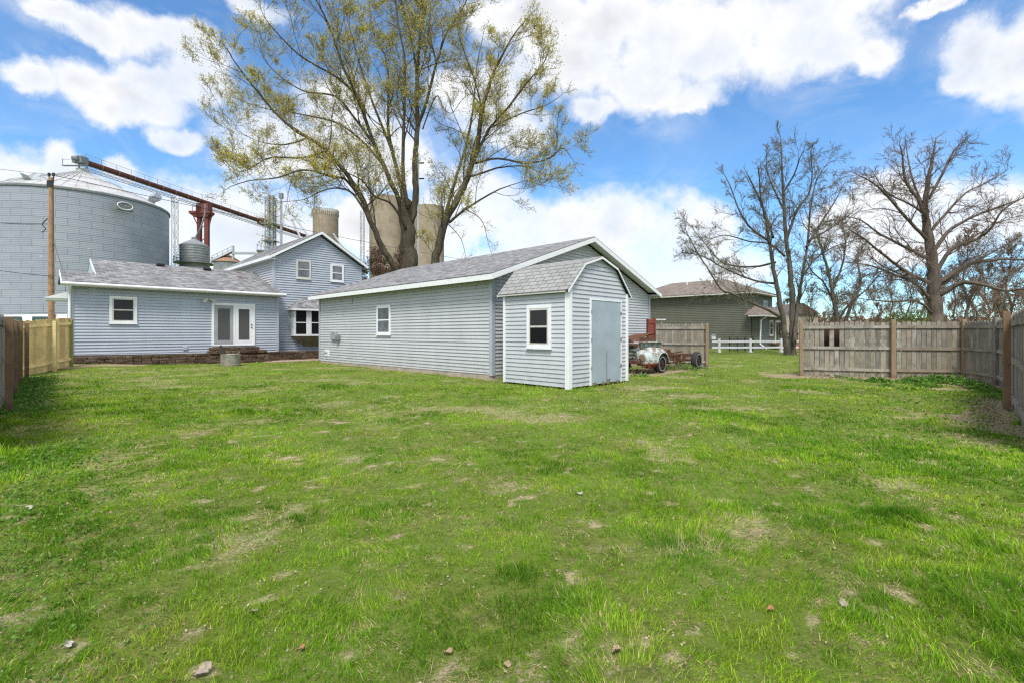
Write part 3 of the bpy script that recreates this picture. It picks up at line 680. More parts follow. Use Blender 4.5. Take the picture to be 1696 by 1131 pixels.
m_ = MB(); fbox(m_, 'x', 0, 9.0, 9.02, .015, .035, 2.72, 3.0); m_.build('cable_clip', 'galv_dark', g)

# ================================================================== shed
s = empty('garden_shed', (SH[0], SH[1], 0), ANG)
tag(s, 'small gambrel roofed blue grey shed with plain blue double door and one window', 'shed')
SW, SL = 2.785, 2.34; se = 2.58
def shl(z): return 0.0 if z < se else (min(.62, (z - se) / 1.10) if z < se + .68 else .62 + (z - se - .68) / .30)
m_ = MB(); siding(m_, 'x', 0, K(.05), se, K(0), K(SL), prot=.019); m_.build('side_wall', 'siding_shed', s)
m_ = MB(); siding(m_, 'y', 0, K(.05), 3.48, lambda z: shl(z), lambda z: SW - shl(z), prot=.019); m_.build('front_wall', 'siding_shed', s)
m_ = MB(); siding(m_, 'x', SW, K(.05), se, K(0), K(SL), sgn=-1); siding(m_, 'y', SL, K(.05), 3.48, lambda z: shl(z), lambda z: SW - shl(z), sgn=-1); m_.build('rear_wall', 'siding_shed', s)
m_ = MB(); m_.box(-.05, .0, -.05, .09, .0, se); m_.box(.0, .09, -.05, .0, .0, se)
bevel(m_.build('corner_trim', 'white', s), .004)
m_ = MB(); m_.box(-.05, .0, SL - .07, SL, .04, se); m_.build('corner_trim', 'white', s)
m_ = MB(); m_.box(SW - .05, SW, -.05, .0, .03, se); m_.box(SW, SW + .05, -.05, .07, .03, se)
bevel(m_.build('corner_trim', 'white', s), .004)
prof = [(-.14, se - .045), (.60, 3.30), (SW / 2, 3.545), (SW - .60, 3.30), (SW + .14, se - .045)]
m_ = MB()
for i in range(4):
    a, b = prof[i], prof[i + 1]
    if i < 2: roofslab(m_, (a[0], -.10, a[1]), (a[0], SL + .15, a[1]), (b[0], SL + .15, b[1]), (b[0], -.10, b[1]), .025)
    else: roofslab(m_, (b[0], SL + .15, b[1]), (b[0], -.10, b[1]), (a[0], -.10, a[1]), (a[0], SL + .15, a[1]), .025)
rf = m_.build('roof', 'shingle_shed', s)
m_ = MB()
for yy in (-.112, SL + .14):
    for i in range(4):
        a, b = prof[i], prof[i + 1]; P = []
        for zz in (-.075, -.022):
            for y_ in (yy, yy + .02):
                for q in (a, b): P.append((q[0], y_, q[1] + zz))
        m_.hexa(P)
m_.build('fascia', 'white', rf)
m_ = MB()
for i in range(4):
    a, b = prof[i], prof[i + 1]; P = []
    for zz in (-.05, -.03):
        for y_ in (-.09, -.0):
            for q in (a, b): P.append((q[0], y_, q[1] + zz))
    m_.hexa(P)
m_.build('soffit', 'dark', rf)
m_ = MB(); m_.box(-.125, -.11, -.09, SL + .14, se - .10, se - .055); m_.build('drip_edge', 'tan_sash', rf)
window(s, 'y' if False else 'x', 0, .56, 1.42, 1.04, 2.18, fr=.085, frame='white', sash='tan_sash', prot=.055)
# door: frame, two plain leaves, hinges, split panel
m_ = MB()
fbox(m_, 'y', 0, .90, .935, .0, .055, .03, 2.36); fbox(m_, 'y', 0, 2.42, 2.455, .0, .055, .03, 2.36); fbox(m_, 'y', 0, .935, 2.42, .0, .055, 2.325, 2.36)
d = m_.build('door_frame', 'white', s)
m_ = MB(); fbox(m_, 'y', 0, .94, 1.672, .0, .045, .06, 2.32); bevel(m_.build('door_leaf', 'door_blue', d), .004)
m_ = MB(); fbox(m_, 'y', 0, 1.682, 2.415, .0, .043, .06, 2.32); bevel(m_.build('door_leaf', 'door_blue', d), .004)
m_ = MB(); fbox(m_, 'y', 0, 1.662, 1.692, .0, .047, .09, .95)
m_.build('door_gap', 'rot_wood', d)
for a in (.935, 2.42):
    for z in (.45, 1.2, 1.95):
        m_ = MB(); fbox(m_, 'y', 0, a - .012, a + .012, .05, .062, z, z + .1); m_.build('hinge', 'black_metal', d)
for (a0, z1) in ((1.70, .20), (1.0, .14), (2.15, .13), (1.45, .13)):      # rotten lower edge
    m_ = MB(); fbox(m_, 'y', 0, a0, a0 + .16, .0, .046, .03, z1 - .03); m_.build('rotten_edge', 'rot_wood', d)

# ================================================================== house
h = empty('house', (HO[0], HO[1], 0), ANG)
tag(h, 'blue grey house with low wing and two storey gabled block behind the garage', 'house')
m_ = MB(); siding(m_, 'y', 0, lambda a: .53 - .012 * a, 3.36, K(0), K(8.1), lap=.13, prot=.034); m_.build('front_wall', 'siding_house', h)
m_ = MB(); siding(m_, 'x', 0, K(.5), 3.40, K(0), K(2.4), lap=.118); siding(m_, 'x', .98, K(.5), 3.9, K(2.2), K(7), lap=.118); m_.build('side_wall', 'siding_house', h)
m_ = MB(); m_.box(.03, 8.06, .02, 6.5, .0, .60); m_.box(8.06, 13.1, .62, 9, .0, .6); m_.build('foundation', 'concrete', h)
m_ = MB(); m_.box(-.045, .07, -.045, .0, .5, 3.36); m_.box(-.045, .0, .0, .09, .5, 3.36); m_.build('corner_trim', 'trim_blue', h); m_ = MB(); m_.box(8.02, 8.14, -.045, .0, .43, 3.36); m_.box(8.1, 8.14, .0, .62, .43, 3.36); m_.build('corner_trim', 'trim_blue', h)
sl_ = .36; ez = 3.52; ovh = .42
P_ = lambda x, d: (x, d, ez + (d + ovh) * sl_)
m_ = MB()
roofslab(m_, P_(-.3, -ovh), P_(.85, -ovh), P_(.85, 1.2), P_(-.3, 1.2), .04)
roofslab(m_, P_(.85, -ovh), P_(8.3, -ovh), P_(8.3, .60), P_(.85, .60), .04)
roofslab(m_, P_(.85, .60), P_(8.085, .60), P_(8.085, 3.6), P_(.85, 3.6), .04)
zr2 = P_(0, 3.6)[2]; z12 = P_(0, 1.2)[2]
roofslab(m_, (8.085, 7.6, ez), (.85, 7.6, ez), (.85, 3.6, zr2), (8.085, 3.6, zr2), .04)
roofslab(m_, (.85, 2.8, ez + .1), (-.3, 2.8, ez + .1), (-.3, 1.2, z12), (.85, 1.2, z12), .04)
rf = m_.build('roof', 'shingle_grey', h)
m_ = MB()     # gutter with rounded front and the rake boards
m_.tube([(-.34, -ovh - .05, ez - .085), (8.36, -ovh - .05, ez - .085)], .065, 10); m_.box(-.33, 8.35, -ovh - .012, -ovh + .012, ez - .17, ez - .045)
m_.build('gutter', 'white', rf, smooth=False)
m_ = MB(); m_.box(-.3, 8.3, -ovh + .012, .0, ez - .17, ez - .145); m_.build('soffit', 'white_worn', rf)
m_ = MB()
for (x0, d0, d1) in ((-.32, -ovh, 1.2), (.83, .9, 3.6)):
    P = []
    for zz in (-.17, .005):
        for x_ in (x0, x0 + .022):
            for dd_ in (d0, d1): P.append((x_, dd_, P_(0, dd_)[2] + zz))
    m_.hexa([P[0], P[2], P[1], P[3], P[4], P[6], P[5], P[7]])
m_.build('rake_board', 'white', rf)
m_ = MB()
m_.face([(.86, .9, P_(0, .9)[2] - .03), (.86, 6.3, P_(0, .9)[2] - .03), (.86, 3.6, zr2 - .04)]); m_.face([(-.02, -.0, ez), (-.02, 2.4, ez), (-.02, 1.2, z12 - .04)]); m_.build('gable_wall', 'siding_house', h)
m_ = MB(); m_.tube([(-.05, -ovh - .03, ez - .15), (-.05, -.2, 3.2), (-.05, -.065, 3.05), (-.05, -.065, .55), (-.02, -.2, .45)], .045, 8); m_.build('downspout', 'white', h)
m_ = MB(); m_.box(-.75, -.02, .5, 1.6, 2.78, 2.86); P = [(-.78, .45, 2.86), (-.02, .45, 2.86), (-.78, 1.65, 2.86), (-.02, 1.65, 2.86), (-.78, .45, 2.88), (-.02, .45, 3.18), (-.78, 1.65, 2.88), (-.02, 1.65, 3.18)]; m_.hexa(P); m_.build('side_awning', 'white', h)
for (a, d_) in ((3.35, 3.3), (5.4, 3.2)):
    m_ = MB(); z = P_(0, d_)[2]; m_.box(a, a + .35, d_ - .15, d_ + .15, z + .01, z + .12); bevel(m_.build('roof_vent', 'black_metal', rf), .02)
for (a, d_, l) in ((6.55, 2.7, .28), (6.75, 2.25, .28), (6.95, 2.05, .35), (6.80, 2.0, .22), (7.25, 1.5, .2), (7.0, 3.2, .2)):
    m_ = MB(); z = P_(0, d_)[2]; m_.hexa([(a, d_, z + .004), (a + l, d_, z + .004), (a, d_ + .12, z + .004 + .12 * sl_), (a + l, d_ + .12, z + .004 + .12 * sl_), (a, d_, z + .012), (a + l, d_, z + .012), (a, d_ + .12, z + .012 + .12 * sl_), (a + l, d_ + .12, z + .012 + .12 * sl_)])
    m_.build('lifted_shingle', 'rust', rf)
window(h, 'y', 0, 1.2, 2.15, 1.84, 3.02, fr=.10, frame='white', sash='tan_sash', prot=.07)
m_ = MB(); z0, z1 = .80, 2.90
fbox(m_, 'y', 0, 5.02, 5.13, 0, .065, z0, z1); fbox(m_, 'y', 0, 6.86, 6.97, 0, .065, z0, z1); fbox(m_, 'y', 0, 5.13, 6.86, 0, .065, z1 - .11, z1); fbox(m_, 'y', 0, 5.13, 6.86, 0, .07, z0, z0 + .06); fbox(m_, 'y', 0, 5.97, 6.05, 0, .06, z0 + .06, z1 - .11)
d = bevel(m_.build('patio_door', 'white', h), .006)
def leaf(a0, a1, fm, gm, prot):
    m_ = MB(); zz0, zz1 = z0 + .06, z1 - .11; q = .155
    fbox(m_, 'y', 0, a0, a0 + q, 0, prot, zz0, zz1); fbox(m_, 'y', 0, a1 - q, a1, 0, prot, zz0, zz1); fbox(m_, 'y', 0, a0 + q, a1 - q, 0, prot, zz1 - .16, zz1); fbox(m_, 'y', 0, a0 + q, a1 - q, 0, prot, zz0, zz0 + .22)
    o = m_.build('door_leaf', fm, d)
    m_ = MB(); fbox(m_, 'y', 0, a0 + q, a1 - q, 0, .045, zz0 + .22, zz1 - .16); m_.build('pane', gm, d)
leaf(5.13, 5.97, 'screen_grey', 'blind_glass', .046); leaf(6.05, 6.86, 'white', 'blind_glass', .052)
m_ = MB()
for z in (1.72, 1.86): p = fpt('y', 0, 6.80, .04, z); m_ = MB() if z > 1.8 else m_; m_.tube([p, (p[0], p[1] - .05, p[2])], .03, 8); m_.build('door_handle' if z < 1.8 else 'door_lock', 'black_metal', d)
m_ = MB(); fbox(m_, 'y', 0, 4.72, 4.86, .01, .05, 2.98, 3.12); o = m_.build('floodlight', 'tan_sash', h)
for dx in (-.04, .12):
    m_ = MB(); m_.tube([(4.79 + dx, -.05, 3.05), (4.79 + dx * 2.2, -.16, 3.0), (4.79 + dx * 2.6, -.28, 2.95)], [.03, .06, .085], 10); m_.build('lamp_head', 'tan_sash', o)
m_ = MB(); fbox(m_, 'y', 0, 3.85, 4.03, .01, .07, .64, .82); bevel(m_.build('dryer_vent', 'trim_blue', h), .01)
# two storey block
TX, TD = 8.1, .6; TWd = 5.1; te = 5.52; ts = .60
def tl(z): return TX + max(0, (z - te) / ts)
def tr(z): return TX + TWd - max(0, (z - te) / ts)
m_ = MB(); siding(m_, 'y', TD, K(.44), te + ts * TWd / 2, tl, tr, lap=.13, prot=.034); m_.build('gable_wall', 'siding_house', h)
m_ = MB(); siding(m_, 'x', TX, K(3.2), te, K(TD), K(TD + 8.5), lap=.13, prot=.036); siding(m_, 'x', TX + TWd, K(.44), te, K(TD), K(TD + 8.5), lap=.118, sgn=-1); m_.build('upper_side_wall', 'siding_garage', h)  # paler siding than the gable paints in the brighter light on these walls
m_ = MB(); siding(m_, 'y', TD + 8.5, K(.44), te + ts * TWd / 2, tl, tr, sgn=-1); m_.build('rear_wall', 'siding_house', h)
m_ = MB(); m_.box(TX - .045, TX + .09, TD - .045, TD, 3.3, te); m_.box(TX - .045, TX, TD, TD + .09, 3.7, te); m_.build('corner_trim', 'trim_blue', h); m_ = MB(); m_.box(TX + TWd - .09, TX + TWd + .045, TD - .045, TD, .44, te); m_.build('corner_trim', 'trim_blue', h)
o2 = .34; zt = te + .10; xm2 = TX + TWd / 2; rz2 = zt + (TWd / 2 + o2) * ts - .05
m_ = MB(); y0, y1 = TD - .3, TD + 8.8; zt0 = rz2 - (TWd / 2 + o2) * ts
roofslab(m_, (TX - o2, y0, zt0), (TX - o2, y1, zt0), (xm2, y1, rz2), (xm2, y0, rz2), .04)
roofslab(m_, (TX + TWd + o2, y1, zt0), (TX + TWd + o2, y0, zt0), (xm2, y0, rz2), (xm2, y1, rz2), .04)
rf = m_.build('upper_roof', 'shingle_grey', h)
m_ = MB()
for sgn_ in (1, -1):
    P = []
    for zz in (-.19, -.042):
        for y_ in (y0 - .012, y0 + .014):
            for t in (0.0, TWd / 2 + o2): P.append((xm2 - sgn_ * (TWd / 2 + o2 - t), y_, zt0 + t * ts + zz))
    m_.hexa(P)
    P = []
    for zz in (-.13, -.11):
        for y_ in (y0 + .014, TD):
            for t in (0.25, TWd / 2 + o2): P.append((xm2 - sgn_ * (TWd / 2 + o2 - t), y_, zt0 + t * ts + zz))
    m_.hexa(P)
m_.box(TX - o2 - .02, TX - o2 + .005, y0, y1, zt0 - .18, zt0 - .02); m_.box(TX - o2, TX, y0, y1, zt0 - .16, zt0 - .14)
m_.box(TX + TWd + o2 - .005, TX + TWd + o2 + .02, y0, y1, zt0 - .18, zt0 - .02)
m_.build('fascia', 'white', rf)
window(h, 'y', TD, 9.28, 10.11, 4.47, 5.53, fr=.055, frame='tan_sash', sash='tan_sash', glass='curtain_glass', prot=.07)
window(h, 'y', TD, 11.26, 12.08, 4.46, 5.50, fr=.07, frame='white', sash='white', glass='curtain_glass', prot=.07)
# bay window
bx0, bx1, bd = 8.98, 11.3, .5; yb = TD - bd
m_ = MB(); m_.box(bx0, bx1, yb, TD, 1.26, 1.36); m_.box(bx0, bx1, yb, TD, 2.66, 2.78)
for a in (bx0, 9.70, bx1 - .08): m_.box(a, a + (.08 if a != 9.70 else .22), yb, yb + .06, 1.36, 2.66)
m_.box(bx0, bx0 + .05, yb + .06, TD, 1.36, 2.66)
bay = m_.build('bay_window', 'white', h)
for (a0, a1) in ((bx0 + .08, 9.70), (9.92, bx1 - .08)):
    m_ = MB(); m_.box(a0 + .03, a1 - .03, yb + .03, yb + .05, 1.38, 2.64); m_.build('pane', 'window_glass', bay)
    m_ = MB(); m_.box(a0, a1, yb + .008, yb + .055, 1.98, 2.03); m_.box(a0, a0 + .035, yb + .01, yb + .055, 1.36, 2.66); m_.box(a1 - .035, a1, yb + .01, yb + .055, 1.36, 2.66); m_.build('sash', 'white', bay)
m_ = MB(); A = [(bx0, yb, 1.26), (bx1, yb, 1.26), (bx1, TD, 1.26), (bx0, TD, 1.26)]; T_ = [(9.75, TD - .01, .66), (bx1, TD - .01, .66)]
m_.face([A[0], T_[0], T_[1], A[1]]); m_.face([A[3], T_[0], A[0]]); m_.build('bay_underside', 'pot_metal', bay)
m_ = MB(); q0, q1, qz, qt = bx0 - .18, bx1 + .2, 2.78, 3.42
roofslab(m_, (q0, yb - .18, qz), (q1, yb - .18, qz), (q1, TD, qt), (q0 + .75, TD, qt), .03); m_.face([(q0, TD, qz), (q0, yb - .18, qz), (q0 + .75, TD, qt)], [(0, 0), (.7, 0), (.7, .9)])
rb = m_.build('bay_roof', 'shingle_grey', h)
m_ = MB(); m_.box(q0 - .01, q1, yb - .2, yb - .18, qz - .11, qz - .01); m_.box(q0 - .01, q0 + .01, yb - .18, TD, qz - .11, qz - .01); m_.build('fascia', 'white', rb)

# ------------------------------------------------------------------ stone retaining wall and steps
def stones(mb, x0, x1, yf, yb_, z0, rows, rh=.125, xl=.30, seed=1, rag=.0):
    q = random.Random(seed)
    for r in range(rows):
        x = x0 - q.uniform(0, .2) + r * rag; lim = x1
        while x < lim:
            L = q.uniform(.8, 1.3) * xl; j = q.uniform(-.025, .025); hh = rh * q.uniform(.9, 1.0); bx = min(x + L - .012, x1 + .05)
            if bx - x < .08: break
            zb = z0 + r * rh; P = []
            for zz in (zb, zb + hh):
                for (yy, dy) in ((yf + j + r * .02, 1), (yb_, 0)):
                    for xx in (x, bx): P.append((xx + q.uniform(-.01, .01), yy + dy * q.uniform(-.02, .02), zz + q.uniform(-.006, .006)))
            mb.hexa([P[0], P[1], P[2], P[3], P[4], P[5], P[6], P[7]]); x += L
rw = empty('retaining_wall', (HO[0], HO[1], 0), ANG); tag(rw, 'low dark brown stone block retaining wall along the foot of the house', 'garden wall')
m_ = MB(); stones(m_, .1, 13.3, -.80, -.5, -.02, 4, seed=3); bevel(m_.build('stone_courses', 'stone', rw), .018)
m_ = MB(); m_.box(.0, 13.3, -.56, -.0, -.05, .44); m_.build('soil_fill', 'rust', rw)
st = empty('stone_steps', (HO[0], HO[1], 0), ANG); tag(st, 'brown stone block steps leading up to the white patio doors', 'steps')
m_ = MB(); stones(m_, 4.7, 7.3, -1.35, -.9, -.03, 1, .16, seed=5); stones(m_, 4.8, 7.25, -1.1, -.82, .12, 2, .13, seed=6)
stones(m_, 4.85, 7.2, -.98, -.2, .46, 1, .14, seed=7); stones(m_, 4.95, 6.95, -.62, -.02, .60, 1, .15, seed=8)
bevel(m_.build('stone_courses', 'stone', st), .018)
m_ = MB(); m_.box(4.9, 7.1, -.9, -.03, .05, .58); m_.build('core', 'rust', st)
m_ = MB(); m_.box(6.95, 14.4, -2.05, -.83, -.1, .03); o = m_.build('path', 'pavers'); o.location = (HO[0], HO[1], 0); o.rotation_euler = (0, 0, ANG); o['kind'] = 'structure'

# ------------------------------------------------------------------ metal pot with boards in it
px_, py_ = gp(382, 605.5); pot = empty('metal_drum', (px_, py_, gzf(px_, py_))); tag(pot, 'short rusty metal drum standing on the grass by the stone steps', 'drum')
m_ = MB(); m_.lathe([(.0, .02), (.37, .02), (.385, 0), (.39, .06), (.385, .10), (.385, .48), (.40, .50), (.385, .52), (.365, .5), (.36, .1), (0, .1)], 28); m_.build('body', 'pot_metal', pot, smooth=False)
bd = empty('scrap_boards', (px_, py_, .5)); tag(bd, 'dark board and thin pale sticks leaning out of the metal drum', 'scrap wood')
m_ = MB(); m_.beam((-.05, 0, -.35), (-.50, .05, .38), .14, .035, upv=(0, 1, 0)); m_.build('board', 'board_dark', bd)
m_ = MB()
for (dx, dz, x0) in ((.42, .12, .0), (.30, .05, -.1), (-.15, .16, .05)): m_.beam((x0, .05, -.3), (dx, -.05, dz), .03, .025)
m_.build('stick', 'wood_post', bd)

# ================================================================== fences
def fence_run(name, label, pts, hgt, wood, post_wood, rail_side, posts_on, pk=.14, railz=(.25, .95, 1.62), tilt=0, post_idx=None, post_h=None, ztop=None, broken=(), dog=True, seed=0, posts=None, group=None):
    q = random.Random(seed)
    e = empty(name, (pts[0][0], pts[0][1], 0)); tag(e, label, 'fence', group); O = Vector((pts[0][0], pts[0][1]))
    bo = MB(); bi = 0
    for a, b_ in zip(pts[:-1], pts[1:]):
        A = Vector(a); B = Vector(b_); L = (B - A).length; d = (B - A) / L; nn = Vector((-d.y, d.x)) * rail_side   # towards the yard
        k = max(1, round(L / pk)); wpk = L / k
        for i in range(k):
            bi += 1
            if bi in broken: zlo = hgt * .0; cut = broken[bi] if isinstance(broken, dict) else None
            p0 = A + d * (i * wpk + .007); p1 = A + d * ((i + 1) * wpk - .007)
            g_ = gzf(*(p0 + p1).lerp(p0 + p1, 0) / 2) if False else gzf((p0.x + p1.x) / 2, (p0.y + p1.y) / 2)
            top = hgt + q.uniform(-.02, .02); lo = -.02 + q.uniform(0, .02); off_ = q.uniform(-.004, .004)
            spans = [(lo, top)]
            if isinstance(broken, dict) and bi in broken: spans = broken[bi]
            for (s0, s1) in spans:
                th = .018; P = []
                i0 = p0 - nn * (th / 2 + off_) - O; i1 = p1 - nn * (th / 2 + off_) - O; j0 = p0 + nn * (th / 2 - off_) - O; j1 = p1 + nn * (th / 2 - off_) - O
                c_ = .04 if (dog and s1 > hgt - .1) else 0
                w2 = (d * .034)
                bot = [(i0.x, i0.y, g_ + s0), (i1.x, i1.y, g_ + s0), (j0.x, j0.y, g_ + s0), (j1.x, j1.y, g_ + s0)]
                mid_ = [(i0.x, i0.y, g_ + s1 - c_), (i1.x, i1.y, g_ + s1 - c_), (j0.x, j0.y, g_ + s1 - c_), (j1.x, j1.y, g_ + s1 - c_)]
                b0 = len(bo.v); bo.v += bot + mid_
                fs = [(0, 2, 3, 1), (0, 1, 5, 4), (2, 6, 7, 3), (0, 4, 6, 2), (1, 3, 7, 5)]
                if c_:
                    bo.v += [(i0.x + w2.x, i0.y + w2.y, g_ + s1), (i1.x - w2.x, i1.y - w2.y, g_ + s1), (j0.x + w2.x, j0.y + w2.y, g_ + s1), (j1.x - w2.x, j1.y - w2.y, g_ + s1)]
                    fs += [(4, 5, 9, 8), (6, 10, 11, 7), (4, 8, 10, 6), (5, 7, 11, 9), (8, 9, 11, 10)]
                else: fs += [(4, 5, 7, 6)]
                for f_ in fs: bo.f.append(tuple(b0 + t for t in f_)); bo.uv.append(None); bo.mi.append(0)
    bo.build('board_panel', wood, e)
    for z in railz:
        m_ = MB()
        for a, b_ in zip(pts[:-1], pts[1:]):
            A = Vector(a); B = Vector(b_); d = (B - A).normalized(); nn = Vector((-d.y, d.x)) * rail_side
            A2 = A + nn * .032 - O; B2 = B + nn * .032 - O
            m_.beam((A2.x, A2.y, z + gzf(*a) + q.uniform(-.01, .01)), (B2.x, B2.y, z + gzf(*b_) + q.uniform(-.01, .01)), .038, .088)
        m_.build('rail', wood, e)
    for (x, y, sx, hh, w_) in posts:
        m_ = MB(); ang = q.uniform(-.008, .008)
        m_.box(-sx / 2, sx / 2, -sx / 2, sx / 2, -.25, hh); o = bevel(m_.build('post', w_, e), .006)
        o.location = (x - O.x, y - O.y, gzf(x, y)); o.rotation_euler = (ang, ang, math.atan2(pts[1][1] - pts[0][1], pts[1][0] - pts[0][0]))
    return e
# left old fence, leading away to the new piece
LF = [(-6.0, 5.5), (-7.2, 6.7), (-9.3, 8.85), (-11.4, 10.95), (-13.5, 13.1), (-15.55, 15.25)]
off = Vector(UU.xy) if False else None
def shift(p, dx, dy): return (p[0] + dx, p[1] + dy)
LFp = [shift(p, -.12, -.11) for p in LF]
fence_run('weathered_fence', 'old grey brown board fence running along the left edge of the yard', LFp, 1.80, 'wood_old', 'wood_brown', -1, True,
          posts=[(-9.22, 8.72, .105, 1.74, 'wood_brown'), (-11.72, 11.22, .10, 1.74, 'wood_brown'), (-13.75, 13.3, .10, 1.78, 'wood_brown'), (-15.4, 15.1, .105, 1.74, 'wood_brown')], seed=3)
fence_run('new_fence', 'new yellow timber board fence joining the house corner', [(-16.05, 15.45), (-17.02, 18.35)], 1.83, 'wood_new', 'wood_new', -1, True, pk=.19, railz=(.28, 1.62),
          posts=[(-16.33, 17.0, .10, 1.78, 'wood_new'), (-16.98, 18.32, .105, 1.78, 'wood_treated')], dog=False, seed=4)
FR = FENCE_R
fence_run('board_fence', 'grey weathered board fence across the far right of the yard with two dark gaps', [FR[0], FR[1], FR[2], FR[3]], 1.80, 'wood_old', 'wood_post', 1 if False else -1, True,
          posts=[(9.8, 16.13, .11, 1.86, 'wood_post'), (12.17, 15.2, .115, 1.86, 'wood_post'), (14.05, 14.78, .11, 1.86, 'wood_post'), (13.5, 13.25, .12, 1.88, 'wood_old')],
          broken={6: [(.05, .95), (1.62, 1.8)], 8: [(.05, .95), (1.62, 1.8)], 19: [(.22, 1.8)]}, seed=5)
fence_run('side_fence', 'grey weathered board fence with thick brown posts along the right edge of the yard', [FR[3], FR[4], FR[5], FR[6], (6.2, 5.6)], 1.82, 'wood_old', 'wood_brown', -1, True,
          posts=[(11.95, 11.47, .12, 1.86, 'wood_post'), (9.38, 9.02, .10, 1.86, 'wood_brown')], seed=6)
m_ = MB(); 
fence_run('short_fence', 'short grey picket fence panel between the garage corner and the white rail fence', [(6.45, 21.3), (8.38, 20.45)], 1.84, 'wood_old', 'wood_post', -1, True,
          posts=[(8.36, 20.38, .125, 1.86, 'wood_post')], railz=(.22, .98, 1.66), pk=.135, seed=9)
# dark boards seen through the gaps
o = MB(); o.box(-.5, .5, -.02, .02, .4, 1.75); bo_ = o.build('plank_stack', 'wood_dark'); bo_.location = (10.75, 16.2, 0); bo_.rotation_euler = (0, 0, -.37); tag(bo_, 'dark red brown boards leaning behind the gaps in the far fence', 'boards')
# white rail fence
def rail_fence():
    x0, x1, Y0, Y1 = 14.8, 30.0, 35.2, 36.6
    e = empty('white_rail_fence', (x0, Y0, 0)); tag(e, 'white two rail fence on the grass in front of the green house', 'fence')
    for z in (.36, .80):
        m_ = MB(); m_.beam((0, 0, z), (x1 - x0, Y1 - Y0, z), .045, .14); m_.build('rail', 'white', e)
    x = .55
    while x < x1 - x0:
        y = x / (x1 - x0) * (Y1 - Y0)
        m_ = MB(); m_.box(-.07, .07, -.07, .07, 0, .98); m_.box(-.085, .085, -.085, .085, .98, 1.01); m_.box(-.1, .1, -.1, .1, 0, .12)
        o = m_.build('post', 'white', e); o.location = (x, y, 0); x += 2.42
rail_fence()
def iron_fence():
    e = empty('black_metal_fence', (17.0, 37.2, 0)); tag(e, 'thin black metal fence section behind the white rail fence', 'fence')
    for z in (.12, .98):
        m_ = MB(); m_.beam((0, 0, z), (2.0, .3, z), .03, .04); m_.build('rail', 'black_metal', e)
    for i in range(4):
        m_ = MB(); m_.box(-.03, .03, -.03, .03, 0, 1.1); o = m_.build('post', 'black_metal', e); o.location = (i * .66, i * .1, 0)
    m_ = MB()
    for i in range(16): m_.box(i * .12 + .05, i * .12 + .065, i * .018, i * .018 + .015, .12, .98)
    m_.build('bar_panel', 'black_metal', e)
iron_fence()
e = empty('birdhouse', (15.2, 35.9, 0)); tag(e, 'small white box on a thin post beside the end of the short fence', 'birdhouse')
m_ = MB(); m_.box(-.02, .02, -.02, .02, 0, .95); m_.build('post', 'galv', e)
m_ = MB(); m_.box(-.14, .14, -.1, .1, .95, 1.2); m_.build('box', 'white', e)
m_ = MB(); m_.hexa([(-.18, -.14, 1.2), (.18, -.14, 1.2), (-.18, .14, 1.2), (.18, .14, 1.2), (-.02, -.14, 1.32), (.02, -.14, 1.32), (-.02, .14, 1.32), (.02, .14, 1.32)]); m_.build('roof', 'galv', e)

# ================================================================== green house
gh = empty('green_house', (GR[0], GR[1], 0), ANG); tag(gh, 'dark green sided two storey house with brown hip roof beyond the right of the garage', 'house')
GW, GL, GE = 5.9, 11.5, 4.95
m_ = MB(); siding(m_, 'x', 0, K(.0), GE, K(0), K(GL), lap=.16); m_.build('side_wall', 'siding_green', gh)
m_ = MB(); siding(m_, 'y', 0, K(0), GE, K(0), K(GW), lap=.16); siding(m_, 'x', GW, K(0), GE, K(0), K(GL), lap=.16, sgn=-1); siding(m_, 'y', GL, K(0), GE, K(0), K(GW), lap=.16, sgn=-1); m_.build('end_wall', 'siding_green', gh)
oo = .55; hz = 1.55; xm3 = GW / 2
m_ = MB(); A, B, Cc, D = (-oo, -oo, GE), (GW + oo, -oo, GE), (GW + oo, GL + oo, GE), (-oo, GL + oo, GE); E1, E2 = (xm3, xm3 + .3, GE + hz), (xm3, GL - xm3, GE + hz)
roofslab(m_, D, A, E1, E2, .04); roofslab(m_, B, Cc, E2, E1, .04)
for tri in ((A, B, E1), (Cc, D, E2)): m_.face(tri, [(0, 0), (7, 0), (3.5, 4)])
rf = m_.build('roof', 'shingle_brown', gh)
m_ = MB(); m_.box(-oo, GW + oo, -oo, GL + oo, GE - .16, GE - .05); m_.build('fascia', 'tan_sash', rf)
m_ = MB(); 
for yy in (4.2, 6.6): m_ = MB(); m_.tube([(xm3 - .8, yy, GE + 1.0), (xm3 - .8, yy, GE + 1.75)], .06, 8); m_.build('vent_pipe', 'white', rf)
window(gh, 'y', 0, 3.2, 4.3, 2.85, 4.35, fr=.1, frame='tan_sash', sash='tan_sash')
m_ = MB(); siding(m_, 'y', -.6, K(0), 2.9, K(.1), K(6.6), lap=.16); siding(m_, 'x', .1, K(0), 2.9, K(-.6), K(0), lap=.16); siding(m_, 'x', 6.6, K(0), 2.9, K(-.6), K(3), lap=.16, sgn=-1); ex = m_.build('extension_wall', 'siding_green', gh)
m_ = MB(); roofslab(m_, (-.75, -1.3, 2.95), (7.3, -1.3, 2.95), (6.3, .0, 3.85), (.6, .0, 3.85), .04); m_.face([(-.75, .3, 2.95), (-.75, -1.3, 2.95), (.6, 0, 3.85)], [(0, 0), (1.5, 0), (1, 1)]); rb = m_.build('extension_roof', 'shingle_brown', gh)
m_ = MB(); m_.box(-.75, 7.3, -1.3, .0, 2.80, 2.93); m_.build('fascia', 'tan_sash', rb)
window(gh, 'y', -.6, 2.9, 3.9, 1.15, 2.55, fr=.1, frame='tan_sash', sash='tan_sash')
